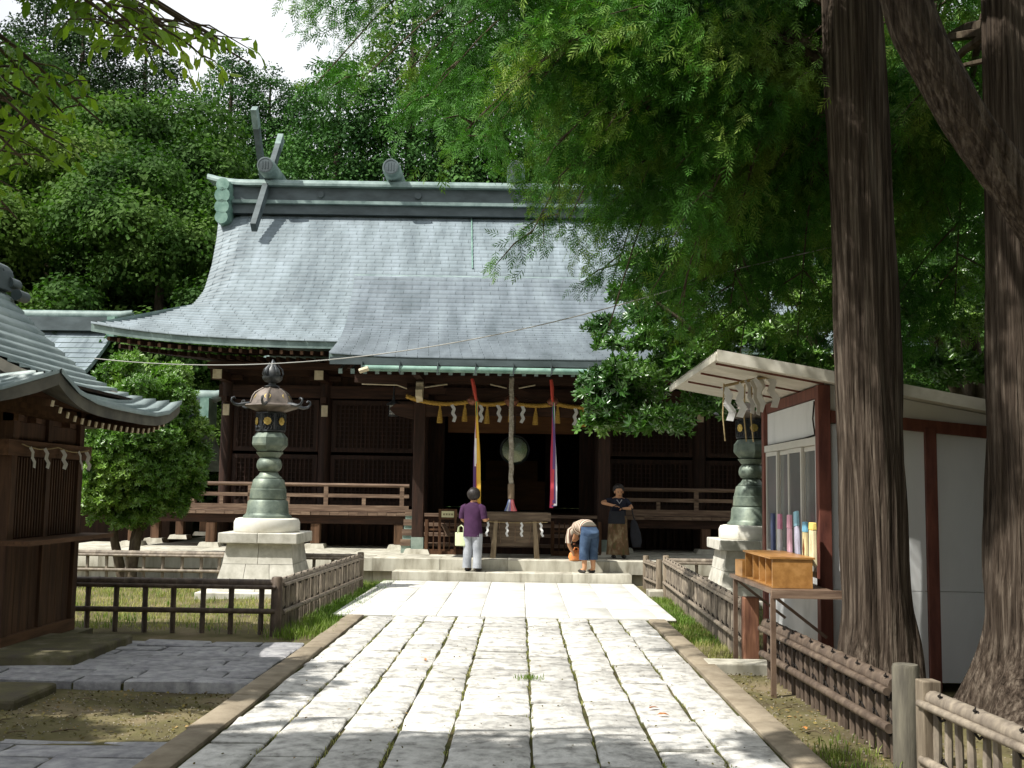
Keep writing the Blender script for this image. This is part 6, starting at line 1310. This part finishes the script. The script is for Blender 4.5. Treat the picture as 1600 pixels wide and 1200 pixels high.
# ------------------------------------------------------------------ grass, weeds, fallen leaves
l_grass = leafmat('grass_blade', '#4f6a26', '#8a8f4a', '#66802f', trans=.3, isl=.3, rough=.6)
l_dry = leafmat('dry_grass_blade', '#8b8a50', '#b8a978', '#9c9a60', trans=.3, isl=.25, rough=.7)
def blades(name, pts, h, mat, label, seed):
    rs = np.random.default_rng(seed); P = np.array(pts, float); n = len(P); hh = h*rs.uniform(.4, 1.2, n); a = rs.uniform(0, 6.28, n); ln = rs.uniform(.1, .7, n)*hh; w = .0035+.006*hh
    d = np.stack([np.cos(a), np.sin(a), 0*a], 1); s = np.stack([-np.sin(a), np.cos(a), 0*a], 1); up_ = np.array([0, 0, 1.])
    V = np.stack([P-s*w[:, None], P+s*w[:, None], P+d*(ln*.35)[:, None]+up_*(hh*.6)[:, None]+s*(w*.8)[:, None], P+d*(ln*.35)[:, None]+up_*(hh*.6)[:, None]-s*(w*.8)[:, None], P+d*ln[:, None]+up_*hh[:, None]], 1)
    b = np.arange(n)*5; F4 = np.stack([b, b+1, b+2, b+3], 1); F3 = np.stack([b+3, b+2, b+4, b+4], 1)
    me = bpy.data.meshes.new(name); me.from_pydata(V.reshape(-1, 3).tolist(), [], F4.tolist() + [t[:3] for t in F3.tolist()]); me.materials.append(mat); me.update()
    return tag(linkobj(name, me), label, 'grass', kind='stuff')
def area(n, x0, x1, y0, y1, clump, seed, z=GZ):
    rs = np.random.default_rng(seed); out = []
    k = max(1, int(n/clump)); cx = rs.uniform(x0, x1, k); cy = rs.uniform(y0, y1, k)
    for x, y in zip(cx, cy):
        sp = rs.uniform(.03, .14); out += [(x+q[0]*sp, y+q[1]*sp, z) for q in rs.normal(0, 1, (clump, 2))]
    return out
blades('lawn_grass', area(9000, -7.8, -2.9, 12.8, 17.8, 14, 1), .07, l_dry, 'thin pale grass inside the left fenced plot', 2)
blades('lawn_grass', area(3500, -7.8, -2.9, 12.8, 19.5, 12, 21), .09, l_grass, 'green grass tufts inside the left fenced plot', 22)
blades('lawn_grass', area(4500, 2.4, 6.5, 12.3, 17.8, 14, 3), .08, l_grass, 'grass inside the right fenced plot', 4)
blades('edge_grass', area(5000, -2.76, -2.25, 12.3, 19.2, 16, 5), .12, l_grass, 'green grass tufts along the left fence foot', 6)
blades('edge_grass', area(4200, 1.9, 2.3, 12.2, 17.6, 16, 7) + area(420, 1.9, 2.3, 6.5, 7.8, 12, 17), .07, l_grass, 'green grass tufts along the right fence foot', 8)
blades('edge_grass', area(1800, 1.88, 2.3, 10.8, 14, 10, 27), .06, l_dry, 'dry grass along the right fence foot', 28)
jp = []
rs_ = np.random.default_rng(44)
for xj in colx[1:-1]:
    for _ in range(30):
        y = rs_.uniform(5.8, 14); jp += [(xj+q[0]*.012, y+q[1]*.05, -.02) for q in rs_.normal(0, 1, (7, 2))]
blades('joint_weeds', jp, .028, l_dry, 'tiny weeds growing in the joints of the path', 9)
blades('joint_weeds', [(.09+q[0]*.06, 9.5+q[1]*.05, 0) for q in rs_.normal(0, 1, (110, 2))], .04, l_grass, 'small weed clump in the middle of the path', 10)
m_dead = M('fallen_leaf', rgb('#8a4a22'), rgb('#b57a3c'), rough=.7, scale=8)
tv, tf = TPL['leaf']
lm_ = bpy.data.meshes.new('fallen_leaf'); lm_.from_pydata([tuple(v*np.array([.09, .09, .12])) for v in tv], [], [(0, 1, 2, 6), (6, 2, 3), (0, 6, 4, 5), (6, 3, 4)]); lm_.materials.append(m_dead)
for i, (x, y, z, lab) in enumerate(((1.0, 8.0, .006, 'brown fallen leaf on the right columns of the path'), (2.05, 7.9, GZ+.02, 'reddish fallen leaf at the kerb under the bamboo fence'), (1.05, 8.25, .006, 'curled fallen leaf lying beside another on the path'), (-.9, 10.4, .006, 'small fallen leaf on the left part of the path'))):
    tag(linkobj('fallen_leaf', lm_, None, (x, y, z+.01), (.1, -.1, i*1.7)), lab, 'leaf', 'fallen leaves on the ground')

# litter and gravel on the bare earth
def litter(name, n, boxes, tpl, size, mat, label, seed, z=GZ+.012):
    rs = np.random.default_rng(seed); P = []
    for (x0, x1, y0, y1, w) in boxes: k = int(n*w); P.append(np.stack([rs.uniform(x0, x1, k), rs.uniform(y0, y1, k), np.full(k, z)+rs.uniform(0, .012, k)], 1))
    P = np.concatenate(P); V, Fq = scatter(P, np.tile(np.array([[0, 0, 1.]]), (len(P), 1)), np.full(len(P), size), tpl, rs, .35)
    return tag(linkobj(name, npmesh(name, V, Fq, mat)), label, 'litter', kind='stuff')
m_lit = M('leaf_litter', rgb('#4a3a26'), rgb('#8f7650'), rgb('#5e5a30'), rough=.9, scale=3, isl=.4, spec=.1)
BX_ = [(-5.2, -2.25, 7.3, 9.0, .4), (1.9, 2.9, 5.5, 11, .35), (2.5, 5, 6, 9.3, .25)]
litter('leaf_litter', 2600, BX_, 'rhomb', .03, m_lit, 'scattered dead leaf litter on the bare earth', 51)
m_peb = M('gravel', rgb('#6b6456'), rgb('#9a9282'), rough=.95, scale=5, isl=.3, spec=.1)
gv = np.array([(-.5, -.4, -.2), (.5, -.5, -.2), (.6, .4, -.2), (-.4, .5, -.2), (-.2, -.2, .35), (.25, -.2, .3), (.2, .25, .35), (-.2, .2, .3)]); TPL['pebble'] = (gv, np.array([(0, 1, 5, 4), (1, 2, 6, 5), (2, 3, 7, 6), (3, 0, 4, 7), (4, 5, 6, 7)]))
litter('gravel', 2600, BX_ + [(-7.5, -2.9, 12.7, 17.5, .3)], 'pebble', .010, m_peb, 'fine gravel strewn over the bare earth', 52, GZ+.006)
litter('path_debris', 420, [(-1.95, 1.6, 5.6, 14, 1)], 'rhomb', .022, m_lit, 'bits of leaf and bark scattered on the path', 53, .006)
m_tw = M('fallen_twig', rgb('#4a3d2f'), rgb('#6d5c48'), rough=.9, scale=9)
tw_ = MB(); rs_ = np.random.default_rng(8)
for i in range(60):
    b = BX_[i % 3]; x, y, a, l = rs_.uniform(b[0], b[1]), rs_.uniform(b[2], b[3]), rs_.uniform(0, 6.28), rs_.uniform(.06, .22); tw_.tube([(x, y, GZ+.02), (x+l*.5*math.cos(a)+.01, y+l*.5*math.sin(a), GZ+.03), (x+l*math.cos(a), y+l*math.sin(a), GZ+.018)], [.004, .0035, .002], 4)
tag(tw_.build('fallen_twigs', m_tw), 'small dry twigs lying on the bare earth', 'twigs', kind='stuff')
